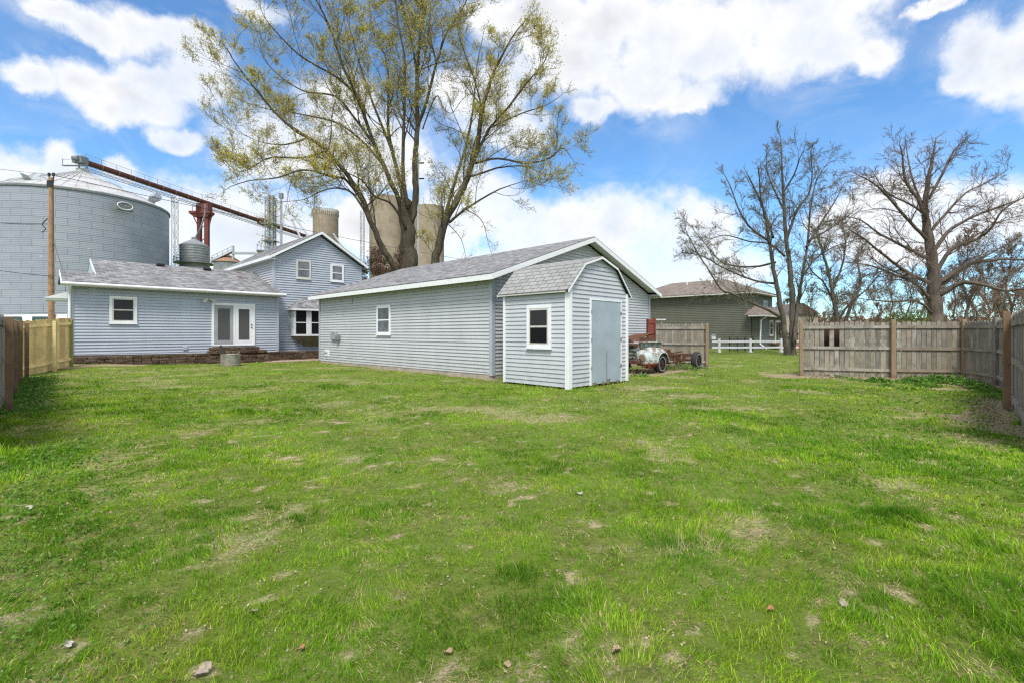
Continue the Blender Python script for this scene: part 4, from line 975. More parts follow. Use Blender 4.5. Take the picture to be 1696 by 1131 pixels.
m_ = MB(); fbox(m_, 'y', -.6, 4.6, 6.3, 0, .06, .3, 2.55); o = m_.build('door', 'white', gh); m_ = MB(); fbox(m_, 'y', -.6, 4.75, 5.4, .06, .075, .45, 2.4); fbox(m_, 'y', -.6, 5.5, 6.15, .06, .075, .45, 2.4); m_.build('pane', 'window_glass', o)
m_ = MB(); m_.tube([(.0, -1.25, 2.8), (.0, -.8, 2.5), (.0, -.72, .5), (-.2, -1.3, .1)], .06, 8); m_.build('downspout', 'white_worn', gh)
dk = empty('deck', (GR[0] + 2.6, GR[1] + .4, 0), ANG - R(90)); dk.rotation_euler = (0, 0, 0); tag(dk, 'brown wooden deck railing at the right end of the green house', 'deck')
m_ = MB(); m_.box(0, 6, 0, 2.4, .35, .5); m_.build('floor', 'wood_brown', dk)
m_ = MB(); m_.box(0, 6, -.05, .05, 1.28, 1.4); m_.build('rail', 'wood_dark', dk)
m_ = MB()
for i in range(42): m_.box(i * .145, i * .145 + .05, -.02, .02, .5, 1.28)
m_.build('baluster_panel', 'wood_dark', dk)
m_ = MB(); m_.box(0, 6, -.03, .0, 0, .35); m_.build('skirt', 'brick_red', dk)

# ================================================================== wrecked pickup
FW = (5.50, 17.28); t = empty('wrecked_pickup', (FW[0], FW[1], gzf(*FW)), ANG); tag(t, 'rusted wrecked old pickup truck front with bare chassis parked beside the garage', 'truck')
def fender():
    m_ = MB(); NX, NS = 30, 14; G = []
    for i in range(NX + 1):
        x = -1.0 + 1.5 * i / NX
        arch = .345
        zb = .30
        if abs(x) < .44: zb = .33 + math.sqrt(max(0, .44 ** 2 - x * x)) * .92
        tt = (x + .28) / .78; zt = .93 - .17 * max(0, -tt) ** 2.2 - .20 * max(0, tt) ** 2.6 ; zt += 0
        row = []
        for j in range(NS + 1):
            s = j / NS; a = s * math.pi / 2
            yo = .50 * (1 - math.cos(a) ** .6) if s < 1 else .5
            fx = max(0, (-x - .70) / .30); inset = .14 * fx ** 2
            z = zb + (zt - zb) * (math.sin(a) ** .75)
            row.append((x, yo * (1 - .0) + inset * (1 - s), z))
        G.append(row)
    b = len(m_.v)
    for row in G: m_.v += row
    for i in range(NX):
        for j in range(NS): m_.f.append((b + i * (NS + 1) + j, b + (i + 1) * (NS + 1) + j, b + (i + 1) * (NS + 1) + j + 1, b + i * (NS + 1) + j + 1)); m_.uv.append(None); m_.mi.append(0)
    # nose closing face and arch lip
    nose = [(-1.0, p[1], p[2]) for p in G[0]] + [(-1.0, .5, .30)]
    m_.face(nose)
    lip = []
    for k in range(19): a = math.pi * k / 18; lip.append((.445 * math.cos(a), -.005, .33 + .445 * math.sin(a) * .92))
    m_.tube(lip, .022, 6)
    back = [(.5, p[1], p[2]) for p in G[-1]] + [(.5, .5, .3)]; m_.face(back[::-1])
    return m_
fe = fender().build('fender', 'truck_paint', t, smooth=True)
md = fe.modifiers.new('s', 'SOLIDIFY'); md.thickness = .012
m_ = MB(); m_.tube([(-1.0, .26, .60), (-1.05, .26, .60)], [.14, .12], 20); m_.build('headlight_ring', 'truck_paint', fe)
m_ = MB(); m_.tube([(-1.02, .26, .60), (-1.06, .26, .60)], [.085, .085], 18); m_.build('headlight', 'rust_pale', fe)
m_ = MB(); m_.box(-1.0, -.50, .05, .08, .24, .34); m_.build('valance', 'truck_red', t)
m_ = MB(); m_.box(-.92, .58, .30, .70, 1.10, 1.13); m_.box(-.88, .55, .48, .50, .62, 1.10); m_.box(.45, .50, .30, .48, .72, 1.10); m_.build('inner_wing', 'truck_paint', t)
m_ = MB(); m_.box(-.96, -.90, .52, 2.0, .45, 1.02)
for z in (.55, .68, .81): m_.box(-1.0, -.96, .56, 1.95, z, z + .05)
m_.box(-.99, -.93, .50, .56, .35, 1.06); m_.build('grille_panel', 'truck_grille', t)
m_ = MB(); m_.box(-1.02, -.86, .45, 2.1, .98, 1.06); m_.build('top_rail', 'truck_rust', t)
m_ = MB(); m_.box(-1.12, -1.0, .35, 2.1, .36, .48); bevel(m_.build('bumper', 'truck_rust', t), .02)
m_ = MB(); NU, NVv = 14, 8     # crumpled bonnet
for i in range(NU + 1):
    for j in range(NVv + 1):
        a = i / NU; c_ = j / NVv; x = -.85 + a * 1.1; z = 1.11 + .33 * math.sin(min(1, a * 1.25) * math.pi * .62) * (1 - .25 * c_) + .02 * math.sin(9 * a + 5 * c_); m_.v.append((x, .42 + c_ * .75 + .04 * math.sin(a * 7), z))
for i in range(NU):
    for j in range(NVv): m_.f.append((i * (NVv + 1) + j, (i + 1) * (NVv + 1) + j, (i + 1) * (NVv + 1) + j + 1, i * (NVv + 1) + j + 1)); m_.uv.append(None); m_.mi.append(0)
o = m_.build('bonnet', 'truck_rust', t, smooth=True); md = o.modifiers.new('s', 'SOLIDIFY'); md.thickness = .03
m_ = MB(); m_.box(-.85, .25, .42, .46, 1.08, 1.28); m_.build('bonnet_side', 'truck_rust', t)
m_ = MB(); m_.tube([(-.9, 1.05, 1.35), (-.75, 1.5, 1.38)], .09, 8); m_.tube([(-.8, 1.1, 1.05), (-.8, 1.15, 1.35)], .05, 6); m_.box(-.9, -.5, .9, 1.6, 1.08, 1.2); m_.build('air_filter', 'rubber', t)
m_ = MB(); m_.box(.3, 3.35, .42, .50, .46, .60); m_.box(.3, 3.35, 1.22, 1.30, .46, .60)
for x in (.9, 1.8, 3.2): m_.box(x, x + .08, .50, 1.22, .47, .57)
m_.tube([(2.9, .1, .34), (2.9, 1.6, .34)], .05, 8); m_.tube([(0, .1, .34), (0, 1.6, .34)], .04, 8); m_.tube([(2.9, .85, .2), (2.9, .85, .5)], .16, 10); m_.build('chassis', 'truck_rust', t)
m_ = MB(); m_.tube([(1.15, .35, .72), (1.15, .52, .76)], .11, 10); m_.beam((.6, .3, .64), (2.3, .35, .70), .04, .05); m_.beam((1.4, .25, .30), (2.0, .5, .65), .06, .06); m_.box(1.3, 1.75, .55, 1.1, .5, .72); m_.tube([(.4, .7, .62), (2.6, .85, .45)], .05, 8)
m_.beam((1.9, .2, .35), (2.45, .45, .62), .05, .05); m_.box(.55, 1.15, .36, .42, .34, .58); m_.box(1.9, 2.5, .3, .4, .3, .5); m_.build('drivetrain', 'truck_rust', t)
q = random.Random(4); m_ = MB()
for i in range(40):
    x, y, z = q.uniform(-.9, .3), q.uniform(.6, 1.9), q.uniform(.1, .9); m_.beam((x, y, z), (x + q.uniform(-.3, .3), y + q.uniform(-.3, .3), z + q.uniform(-.2, .2)), q.uniform(.02, .08), q.uniform(.02, .06))
m_.build('engine', 'truck_rust', t)
def wheel(x, y, r=.34):
    m_ = MB(); prof = [(r * .62, -.09), (r * .9, -.105), (r * .985, -.07), (r, 0), (r * .985, .07), (r * .9, .105), (r * .62, .09)]
    n = 28; b = 0
    for (rr, yy) in prof:
        for j in range(n): a = 2 * math.pi * j / n; m_.v.append((rr * math.cos(a), yy, rr * math.sin(a)))
    for i in range(len(prof) - 1):
        for j in range(n): m_.f.append((i * n + j, i * n + (j + 1) % n, (i + 1) * n + (j + 1) % n, (i + 1) * n + j)); m_.uv.append(None); m_.mi.append(0)
    w_ = m_.build('wheel', 'rubber', t, smooth=True); w_.location = (x, y, r - .01)
    m_ = MB()
    for k in range(28):
        a0 = 2 * math.pi * k / 28; a1 = 2 * math.pi * (k + 1) / 28
        for (ra, rb_, yy) in ((r * .70, r * .76, -.108),): m_.face([(ra * math.cos(a0), yy, ra * math.sin(a0)), (ra * math.cos(a1), yy, ra * math.sin(a1)), (rb_ * math.cos(a1), yy, rb_ * math.sin(a1)), (rb_ * math.cos(a0), yy, rb_ * math.sin(a0))])
    m_.build('tyre_stripe', 'tyre_line', w_)
    m_ = MB(); m_.tube([(0, -.07, 0), (0, .07, 0)], r * .61, 24); m_.tube([(0, -.11, 0), (0, -.06, 0)], .06, 12); m_.build('rim', 'dark', w_)
    m_ = MB()
    for k in range(6): a = 2 * math.pi * k / 6; m_.tube([(.12 * math.cos(a), -.075, .12 * math.sin(a)), (.12 * math.cos(a), -.085, .12 * math.sin(a))], .03, 8)
    m_.build('rim_holes', 'rust', w_)
wheel(0, .14); wheel(2.9, .02, .35); wheel(0, 1.6); wheel(2.9, 1.6, .35)
p = at(1078, 560, 19.6); e = empty('rusty_column', (p.x, p.y, 0), R(8)); tag(e, 'upright red rusty steel column standing behind the wrecked truck', 'steel column')
m_ = MB(); m_.box(-.16, .10, -.1, .1, 0, 2.0); m_.box(.10, .16, -.14, .12, .0, 2.03); m_.box(-.13, .13, -.12, -.1, 1.82, 1.98); bevel(m_.build('shaft', 'red_steel', e), .01)
m_ = MB(); m_.box(.16, .60, -.12, .12, 1.97, 2.0); m_.beam((.5, 0, 1.97), (.46, 0, 1.8), .02, .02); m_.build('plate', 'white_worn', e)

# ================================================================== grain elevator behind the house
SC_, SR, SHt = (-75.7, 83.9), 12.4, 23.9
e = empty('grain_bin', (SC_[0], SC_[1], 0)); tag(e, 'huge blue grey panelled round grain bin with pale conical roof at far left', 'grain bin')
m_ = MB(); m_.lathe([(SR, 0), (SR, SHt)], 96, uvr=True); m_.build('wall', 'silo_skin', e, smooth=True)
m_ = MB(); m_.lathe([(SR + .12, SHt - .12), (SR + .12, SHt + .08), (1.0, 29.5), (0.0, 29.6)], 96); m_.tube([(0, 0, 29.4), (0, 0, 30.2)], .9, 16)
for k in range(48):
    a = 2 * math.pi * k / 48; c_, s_2 = math.cos(a), math.sin(a); m_.beam((SR * c_, SR * s_2, SHt + .12), (1.0 * c_, 1.0 * s_2, 29.6), .10, .12)
rf = m_.build('roof', 'silo_roof', e)
m_ = MB(); m_.lathe([(SR + .16, SHt - .3), (SR + .16, SHt + .0)], 96); m_.build('eave_ring', 'galv_dark', rf)
for rr in (9.5, 5.5):
    m_ = MB(); z = SHt + (SR - rr) / (SR - 1) * 5.5 + .35; m_.tube([(rr * math.cos(2 * math.pi * k / 48), rr * math.sin(2 * math.pi * k / 48), z) for k in range(49)], .05, 5); m_.build('roof_rail', 'galv', rf)
for (px, py, sgn_) in ((60, 303, -1), (250, 338, 1)):
    d_ = 74 if sgn_ < 0 else 86; p = at(px, py, d_) - Vector((SC_[0], SC_[1], 0)); m_ = MB()
    m_.tube([(p.x, p.y, p.z - 1.0), (p.x, p.y, p.z + .3), (p.x + sgn_ * .4, p.y - .1, p.z + .9), (p.x + sgn_ * 1.5, p.y - .2, p.z + 1.3)], [.75, .75, .85, .9], 4); m_.build('roof_vent', 'galv', rf)
p = at(207, 342, 77.6); m_ = MB(); e2 = empty('bin_badge', p); e2.rotation_euler = (0, 0, math.atan2(p.y - SC_[1], p.x - SC_[0]) + R(90)); tag(e2, 'oval name plate fixed under the eave of the huge grain bin', 'sign')
P = [(1.05 * math.cos(2 * math.pi * k / 32), 0, .60 * math.sin(2 * math.pi * k / 32)) for k in range(32)]
m_.box(-1.2, 1.2, .0, .5, -.72, .72); m_.build('plate', 'galv_dark', e2)
m_ = MB(); m_.tube([(x, -.06, z) for (x, y, z) in P] + [(P[0][0], -.06, P[0][2])], .08, 5); m_.build('ring', 'white', e2)
m_ = MB()
for i in range(4): m_.tube([(-.55 + i * .36 + .12 * math.cos(a_), -.05, .1 * math.sin(a_)) for a_ in (0, 1.5, 3, 4.5, 6.2)], .04, 4)
m_.build('marks', 'galv', e2)
# conveyor bridge
A = Vector((-75.7, 83.9, 31.6)); B = Vector((-64.3, 147.5, 31.4)); dcv = (B - A).normalized(); sdv = Vector((dcv.y, -dcv.x, 0)).normalized()
e = empty('conveyor', (0, 0, 0)); e.location = A; tag(e, 'long rusty brown overhead grain conveyor running from the bin roof to the right', 'conveyor')
m_ = MB(); m_.tube([(0, 0, 0), B - A], .50, 12); m_.build('housing', 'rust', e)
m_ = MB(); Ld = (B - A).length
for k in range(0, 22): p = dcv * (k * Ld / 21); m_.tube([p, p + dcv * .12], .56, 12)
m_.build('flange', 'rust_pale', e)
m_ = MB(); lo = Vector((0, 0, -1.3)); off2 = -sdv * .3
for sx_ in (-.5, .5):
    m_.beam(lo + sdv * sx_, lo + sdv * sx_ + (B - A), .10, .12); m_.beam(lo + sdv * sx_ + Vector((0, 0, .55)), lo + sdv * sx_ + (B - A) + Vector((0, 0, .55)), .07, .07)
for k in range(60):
    p = dcv * (k * Ld / 60); p2 = dcv * ((k + 1) * Ld / 60)
    for sx_ in (-.5, .5): m_.beam(lo + sdv * sx_ + p, lo + sdv * sx_ + p2 + Vector((0, 0, .55 if k % 2 else 0)) if False else lo + sdv * sx_ + p2 + Vector((0, 0, .55)), .05, .05)
m_.build('catwalk_truss', 'galv', e)
m_ = MB(); hi = Vector((0, 0, 1.25)) + sdv * .5
m_.tube([hi, hi + (B - A)], .035, 5); m_.tube([hi - Vector((0, 0, .5)), hi - Vector((0, 0, .5)) + (B - A)], .02, 5)
for k in range(24): p = dcv * (k * Ld / 23); m_.beam(hi + p, hi + p - Vector((0, 0, 1.2)), .05, .05)
m_.build('handrail', 'galv_dark', e)
m_ = MB(); m_.box(-.6, .6, -.9, .5, -.5, .7); m_.box(-1.3, -.6, -.7, .1, -.4, .3); m_.tube([(-.8, -1.0, .2), (.2, -1.0, .2)], .4, 12); m_.beam((-2.6, -1, -1.1), (1.6, -1, -1.1), .5, .10); m_.beam((-2.6, -1, -1.1), (-2.6, -1, .1), .07, .07); m_.beam((-2.6, -1, .0), (-1, -1, .0), .05, .05); m_.beam((-.7, 0, -.5), (-.4, 0, -2.2), .2, .2); m_.beam((.8, 0, -.5), (.5, 0, -2.2), .2, .2)
m_.build('drive_head', 'galv_dark', e)
p = dcv * 46; m_ = MB(); m_.box(p.x - .9, p.x + .9, p.y - 1.4, p.y + 1.4, p.z - .9, p.z + .7); m_.build('drive_box', 'rust', e)
def lattice(name, label, cat, px, Y, z1, wdt, m, group=None, z0=0, bay=2.4, th=.14):
    x = (px - 848) / F * Y; e = empty(name, (x, Y, 0)); tag(e, label, cat, group); m_ = MB(); hw = wdt / 2
    cs = [(-hw, -hw), (hw, -hw), (hw, hw), (-hw, hw)]
    for c_ in cs: m_.beam((c_[0], c_[1], z0), (c_[0], c_[1], z1), th, th)
    m_.build('legs', m, e) if False else m_.build('frame', m, e)
    m_ = MB(); z = z0; k = 0
    while z < z1 - .1:
        zn = min(z + bay, z1)
        for i in range(4):
            a, b_ = cs[i], cs[(i + 1) % 4]
            if k % 2: a, b_ = b_, a
            m_.beam((a[0], a[1], z), (b_[0], b_[1], zn), th * .6, th * .6); m_.beam((a[0], a[1], zn), (b_[0], b_[1], zn), th * .5, th * .5)
        z = zn; k += 1
    m_.build('bracing', m, e); return e
e = lattice('lattice_tower', 'slim white lattice tower under the conveyor just right of the big grain bin', 'tower', 289.5, 102, 30.0, .85, 'white', bay=1.6, th=.12)
m_ = MB(); m_.beam((0, 0, 28.6), (-.9, 0, 30.4), .14, .14); m_.beam((0, 0, 28.6), (.9, 0, 30.4), .14, .14); m_.beam((-1.0, 0, 30.3), (1.0, 0, 30.3), .2, .2); m_.build('head_brace', 'white', e)
# red tower
x = (335 - 848) / F * 109; e = empty('red_support_tower', (x, 109.2, 0)); tag(e, 'red steel support tower with two thick columns carrying the conveyor', 'tower')
for dx, w_ in ((-.75, .75), (.95, .85)):
    m_ = MB(); m_.box(dx - w_ / 2, dx + w_ / 2, -.4, .4, 0, 29); m_.build('column', 'red_steel', e)
m_ = MB(); m_.box(-2.6, 2.1, -1, 1, 28.6, 29.1); m_.box(-1.1, 1.7, -.8, .8, 29.1, 30.9); m_.hexa([(-1.6, -.7, 27.8), (1.4, -.7, 27.8), (-1.6, .7, 27.8), (1.4, .7, 27.8), (-2.6, -.9, 28.6), (2.1, -.9, 28.6), (-2.6, .9, 28.6), (2.1, .9, 28.6)]); m_.build('platform', 'red_steel', e)
m_ = MB()
for k in range(9): m_.beam((-.75, 0, 3 * k + 1), (.95, 0, 3 * k + 2.5), .12, .12)
m_.beam((-2.4, 0, 29.1), (-2.4, 0, 30.6), .08, .08); m_.beam((-2.4, 0, 30.5), (-1, 0, 30.5), .06, .06); m_.beam((-.75, 0, 25), (-2.3, 0, 28.4), .15, .15); m_.beam((1.1, 0, 25), (2.0, 0, 28.4), .3, .3); m_.build('bracing', 'red_steel', e)
# hopper bin
x = (322 - 848) / F * 95; e = empty('hopper_bin', (x, 95, 0)); tag(e, 'small dark grey steel bin with ring walkway behind the red tower', 'grain bin')
m_ = MB(); prof = [(.4, 9.5), (2.5, 13), (2.5, 13.0)]
z = 13.0
while z < 18.4: prof += [(2.5, z), (2.56, z + .12), (2.5, z + .24)]; z += .5
prof += [(2.55, 18.7), (.5, 20.0), (.5, 20.4), (0, 20.5)]
m_.lathe(prof, 32); m_.build('wall', 'bin_grey', e, smooth=False)
m_ = MB(); m_.lathe([(2.5, 15.1), (3.5, 15.1), (3.5, 15.25), (2.5, 15.25)], 32); 
for zz in (15.8, 16.4): m_.tube([(3.45 * math.cos(2 * math.pi * k / 24), 3.45 * math.sin(2 * math.pi * k / 24), zz) for k in range(25)], .05, 4)
for k in range(16): a = 2 * math.pi * k / 16; m_.beam((3.45 * math.cos(a), 3.45 * math.sin(a), 15.2), (3.45 * math.cos(a), 3.45 * math.sin(a), 16.4), .06, .06)
m_.build('walkway', 'galv_dark', e)
for k in range(4):
    a = math.pi / 4 + k * math.pi / 2; m_ = MB(); m_.beam((2.3 * math.cos(a), 2.3 * math.sin(a), 0), (2.3 * math.cos(a), 2.3 * math.sin(a), 14), .25, .25); m_.build('leg', 'galv_dark', e)
m_ = MB(); m_.tube([(.2, 0, 20.3), (1.2, 0, 22.2), (2.0, 0, 24.5), (2.2, 0, 27)], .16, 8); m_.build('spout', 'galv_dark', e)
# small rust roofed bin and its walkway
x = (379 - 848) / F * 85; e = empty('small_bin', (x, 85, 0)); tag(e, 'small round bin with rusty orange conical roof left of the two storey house gable', 'grain bin')
m_ = MB(); m_.lathe([(2.35, 0), (2.35, 13.9)], 28); m_.build('wall', 'bin_grey', e); m_ = MB(); m_.lathe([(2.5, 13.85), (.3, 15.2), (0, 15.3)], 28); m_.build('roof', 'rust_pale', e)
e = empty('inclined_walkway', at(351, 434, 84)); tag(e, 'sloping pale metal walkway with handrails above the rust roofed bin', 'walkway')
p1 = at(386, 417, 84) - at(351, 434, 84); p2 = at(428, 420, 84) - at(351, 434, 84)
m_ = MB(); m_.beam((0, 0, 0), p1, .8, .15); m_.beam(p1 + Vector((0, 0, -.3)), p2, .6, .35); m_.build('deck', 'galv', e)
m_ = MB()
for dz in (.5, 1.0): m_.beam((0, 0, dz), p1 + Vector((0, 0, dz)), .08, .08)
for k in range(5): q_ = p1 * (k / 4); m_.beam(q_, q_ + Vector((0, 0, 1.0)), .08, .08)
m_.beam(p1 + Vector((0, 0, 1)), p1 + Vector((0, 0, -3)), .3, .3); m_.build('handrail', 'galv', e)
def csilo(name, label, px, py, Y, r, group=None):
    p = at(px, py, Y); e = empty(name, (p.x, Y + r, 0)); tag(e, label, 'silo', group); m_ = MB(); m_.lathe([(r, 0), (r, p.z), (r - .3, p.z + .02), (0, p.z + .1)], 48); m_.build('wall', 'concrete_silo', e, smooth=False)
    return e, p.z
e, z = csilo('concrete_silo', 'short tan concrete silo with ragged white rim rising behind the house gable peak', 531.5, 349, 118, 3.05)
m_ = MB(); q = random.Random(2)
for k in range(40): a = 2 * math.pi * k / 40; m_.box(3.05 * math.cos(a) - .12, 3.05 * math.cos(a) + .12, 3.05 * math.sin(a) - .12, 3.05 * math.sin(a) + .12, z - .7 * q.random() - .2, z + .6 + .3 * q.random())
m_.build('rim', 'concrete', e)
csilo('concrete_silo', 'tall tan concrete silo left of the big tree trunk', 634, 322, 108, 4.1)
csilo('concrete_silo', 'tall tan concrete silo right of the big tree trunk', 705, 338, 106, 3.55)
e, z = csilo('concrete_silo', 'low tan concrete silo top with railing left of the house gable', 432, 414, 100, 1.15)
m_ = MB(); m_.lathe([(1.15, z - .4), (1.4, z - .2), (1.4, z), (1.1, z)], 24); m_.tube([(1.3 * math.cos(k), 1.3 * math.sin(k), z + 1.2) for k in np.linspace(0, 2 * math.pi, 20)], .05, 4)
for k in range(8): m_.beam((1.3 * math.cos(k * .785), 1.3 * math.sin(k * .785), z), (1.3 * math.cos(k * .785), 1.3 * math.sin(k * .785), z + 1.2), .05, .05)
m_.build('railing', 'galv', e)
e = lattice('elevator_tower', 'white lattice elevator tower with work platforms left of the house gable peak', 'tower', 448, 113, 33.5, 1.7, 'galv', bay=1.9, th=.2)
m_ = MB()
for z in (20.5, 23, 27): m_.box(-1.6, 1.6, -1.4, 1.4, z, z + .12); m_.beam((-1.6, -1.4, z + 1), (1.6, -1.4, z + 1), .06, .06)
m_.box(-.55, -.15, -.5, .5, 0, 34); m_.box(.3, .7, -.5, .5, 0, 34); m_.build('platform', 'galv', e)
e = empty('elevator_mast', ((464 - 848) / F * 113, 113.5, 0)); tag(e, 'plain grey round mast beside the white lattice elevator tower', 'mast'); m_ = MB(); m_.tube([(0, 0, 0), (0, 0, 34)], .28, 10); m_.build('pipe', 'galv', e); m_ = MB(); m_.box(-.4, .4, -.4, .4, 33.4, 34.6); m_.build('head_box', 'galv_dark', e)
for (a, b_, lb) in (((472, 340), (515, 396), 'long pale sloping spout pipe reaching to the ragged concrete silo'), ((484, 366), (499, 397), 'short pale sloping spout pipe above the house roof left slope'), ((552, 388), (575, 420), 'grey sloping spout pipe right of the house gable peak')):
    A_ = at(a[0], a[1], 114); B_ = at(b_[0], b_[1], 112); o = empty('spout_pipe', B_); tag(o, lb, 'pipe'); m_ = MB(); m_.tube([(0, 0, 0), A_ - B_], .22, 8); m_.build('pipe', 'galv', o); m_ = MB(); m_.tube([(0, 0, -.3), (A_ - B_) * .02], .34, 8); m_.build('flange', 'galv_dark', o)
lattice('lattice_mast', 'thin dark lattice mast at left of the tall concrete silos', 'mast', 600, 104, 28.0, .7, 'galv', bay=1.3, th=.09)
e = empty('white_pole', ((690.5 - 848) / F * 36, 36.5, 0)); tag(e, 'tall thin white pole just right of the big tree trunk', 'pole'); m_ = MB(); m_.tube([(0, 0, 0), (0, 0, 15.2)], .075, 8); m_.build('shaft', 'white_worn', e)
m_ = MB(); m_.box(-.2, .45, -.05, .05, 13.2, 13.28); m_.build('bracket', 'black_metal', e); m_ = MB(); m_.box(-.2, .45, -.05, .05, 14.4, 14.48); m_.build('bracket', 'black_metal', e)

# utility pole with wires
UX, UY = (85 - 848) / F * 30, 30.0
e = empty('utility_pole', (UX, UY, 0)); tag(e, 'brown wooden utility pole in front of the big grain bin', 'utility pole')
m_ = MB(); m_.tube([(0, 0, 0), (0, 0, 5), (0, 0, 11.2)], [.17, .15, .115], 12); m_.build('pole', 'wood_pole', e)
m_ = MB()
for dx in (-.14, .14): m_.tube([(dx, 0, 10.9), (dx, 0, 11.45)], .03, 6); m_.tube([(dx, 0, 11.3), (dx, 0, 11.5)], .07, 8)
m_.box(-.16, .16, -.14, -.1, 10.6, 11.0); m_.build('insulator', 'black_metal', e)
m_ = MB(); m_.tube([(-.05, -.18, 8.6), (-.3, -.3, 8.2), (-.15, -.2, 7.9), (-.35, -.25, 7.7)], .03, 5); m_.tube([(.2, -.1, 3.6), (.9, -.3, 3.5)], .05, 5); m_.tube([(.15, -.1, 7.4), (1.15, -.3, 4.9), (1.2, -.3, 3.3)], .015, 4); m_.build('cable_loop', 'black_metal', e)
def wire(a, b_, sag, lb, r=.012, n=14):
    a = Vector(a); b_ = Vector(b_); o = empty('wire', a); tag(o, lb, 'wire'); m_ = MB(); P = []
    for k in range(n + 1):
        t_ = k / n; p = (b_ - a) * t_; p.z -= sag * 4 * t_ * (1 - t_); P.append(p)
    m_.tube(P, r, 4); w2 = m_.build('cable', 'black_metal', o)
wire((UX, UY, 11.4), at(-120, 262, 30), .1, 'thin overhead wire from the pole top to the left edge', .012)
wire((UX - .1, UY - .15, 8.25), at(-80, 360, 30), .15, 'dark cable leaving the pole to the left at mid height', .022)
wire((UX, UY - .15, 5.0), at(-80, 435, 30), .1, 'lower pale cable leaving the pole to the left', .018)
wire((UX, UY, 11.4), (UX + 70, UY + 120, 21), 3.0, 'long thin wire running from the pole towards the elevator', .02, 24)

# white van behind the left fence
p = at(62, 530, 31); e = empty('parked_van', (p.x - 2.3, 31, 0)); tag(e, 'white van roof and windscreen just visible above the yellow fence', 'van')
m_ = MB(); m_.hexa([(-2.6, -1, .4), (7.4, -1, .4), (-2.6, 1, .4), (7.4, 1, .4), (-2.4, -.9, 1.9), (7.4, -.95, 1.9), (-2.4, .9, 1.9), (7.4, .95, 1.9)]); m_.hexa([(-1.2, -.9, 1.9), (7.4, -.93, 1.9), (-1.2, .9, 1.9), (7.4, .93, 1.9), (-.6, -.8, 2.55), (7.4, -.85, 2.62), (-.6, .8, 2.55), (7.4, .85, 2.62)]); bevel(m_.build('body', 'car_white', e), .06, 3)
m_ = MB(); m_.box(.2, 2.2, -.945, -.90, 2.0, 2.46); m_.box(2.9, 4.1, -.945, -.9, 2.0, 2.46); m_.build('side_window', 'car_glass', e)
for x in (-1.2, 5.6):
    m_ = MB(); m_.tube([(x, -1.02, .38), (x, -.78, .38)], .38, 20); m_.build('wheel', 'rubber', e)

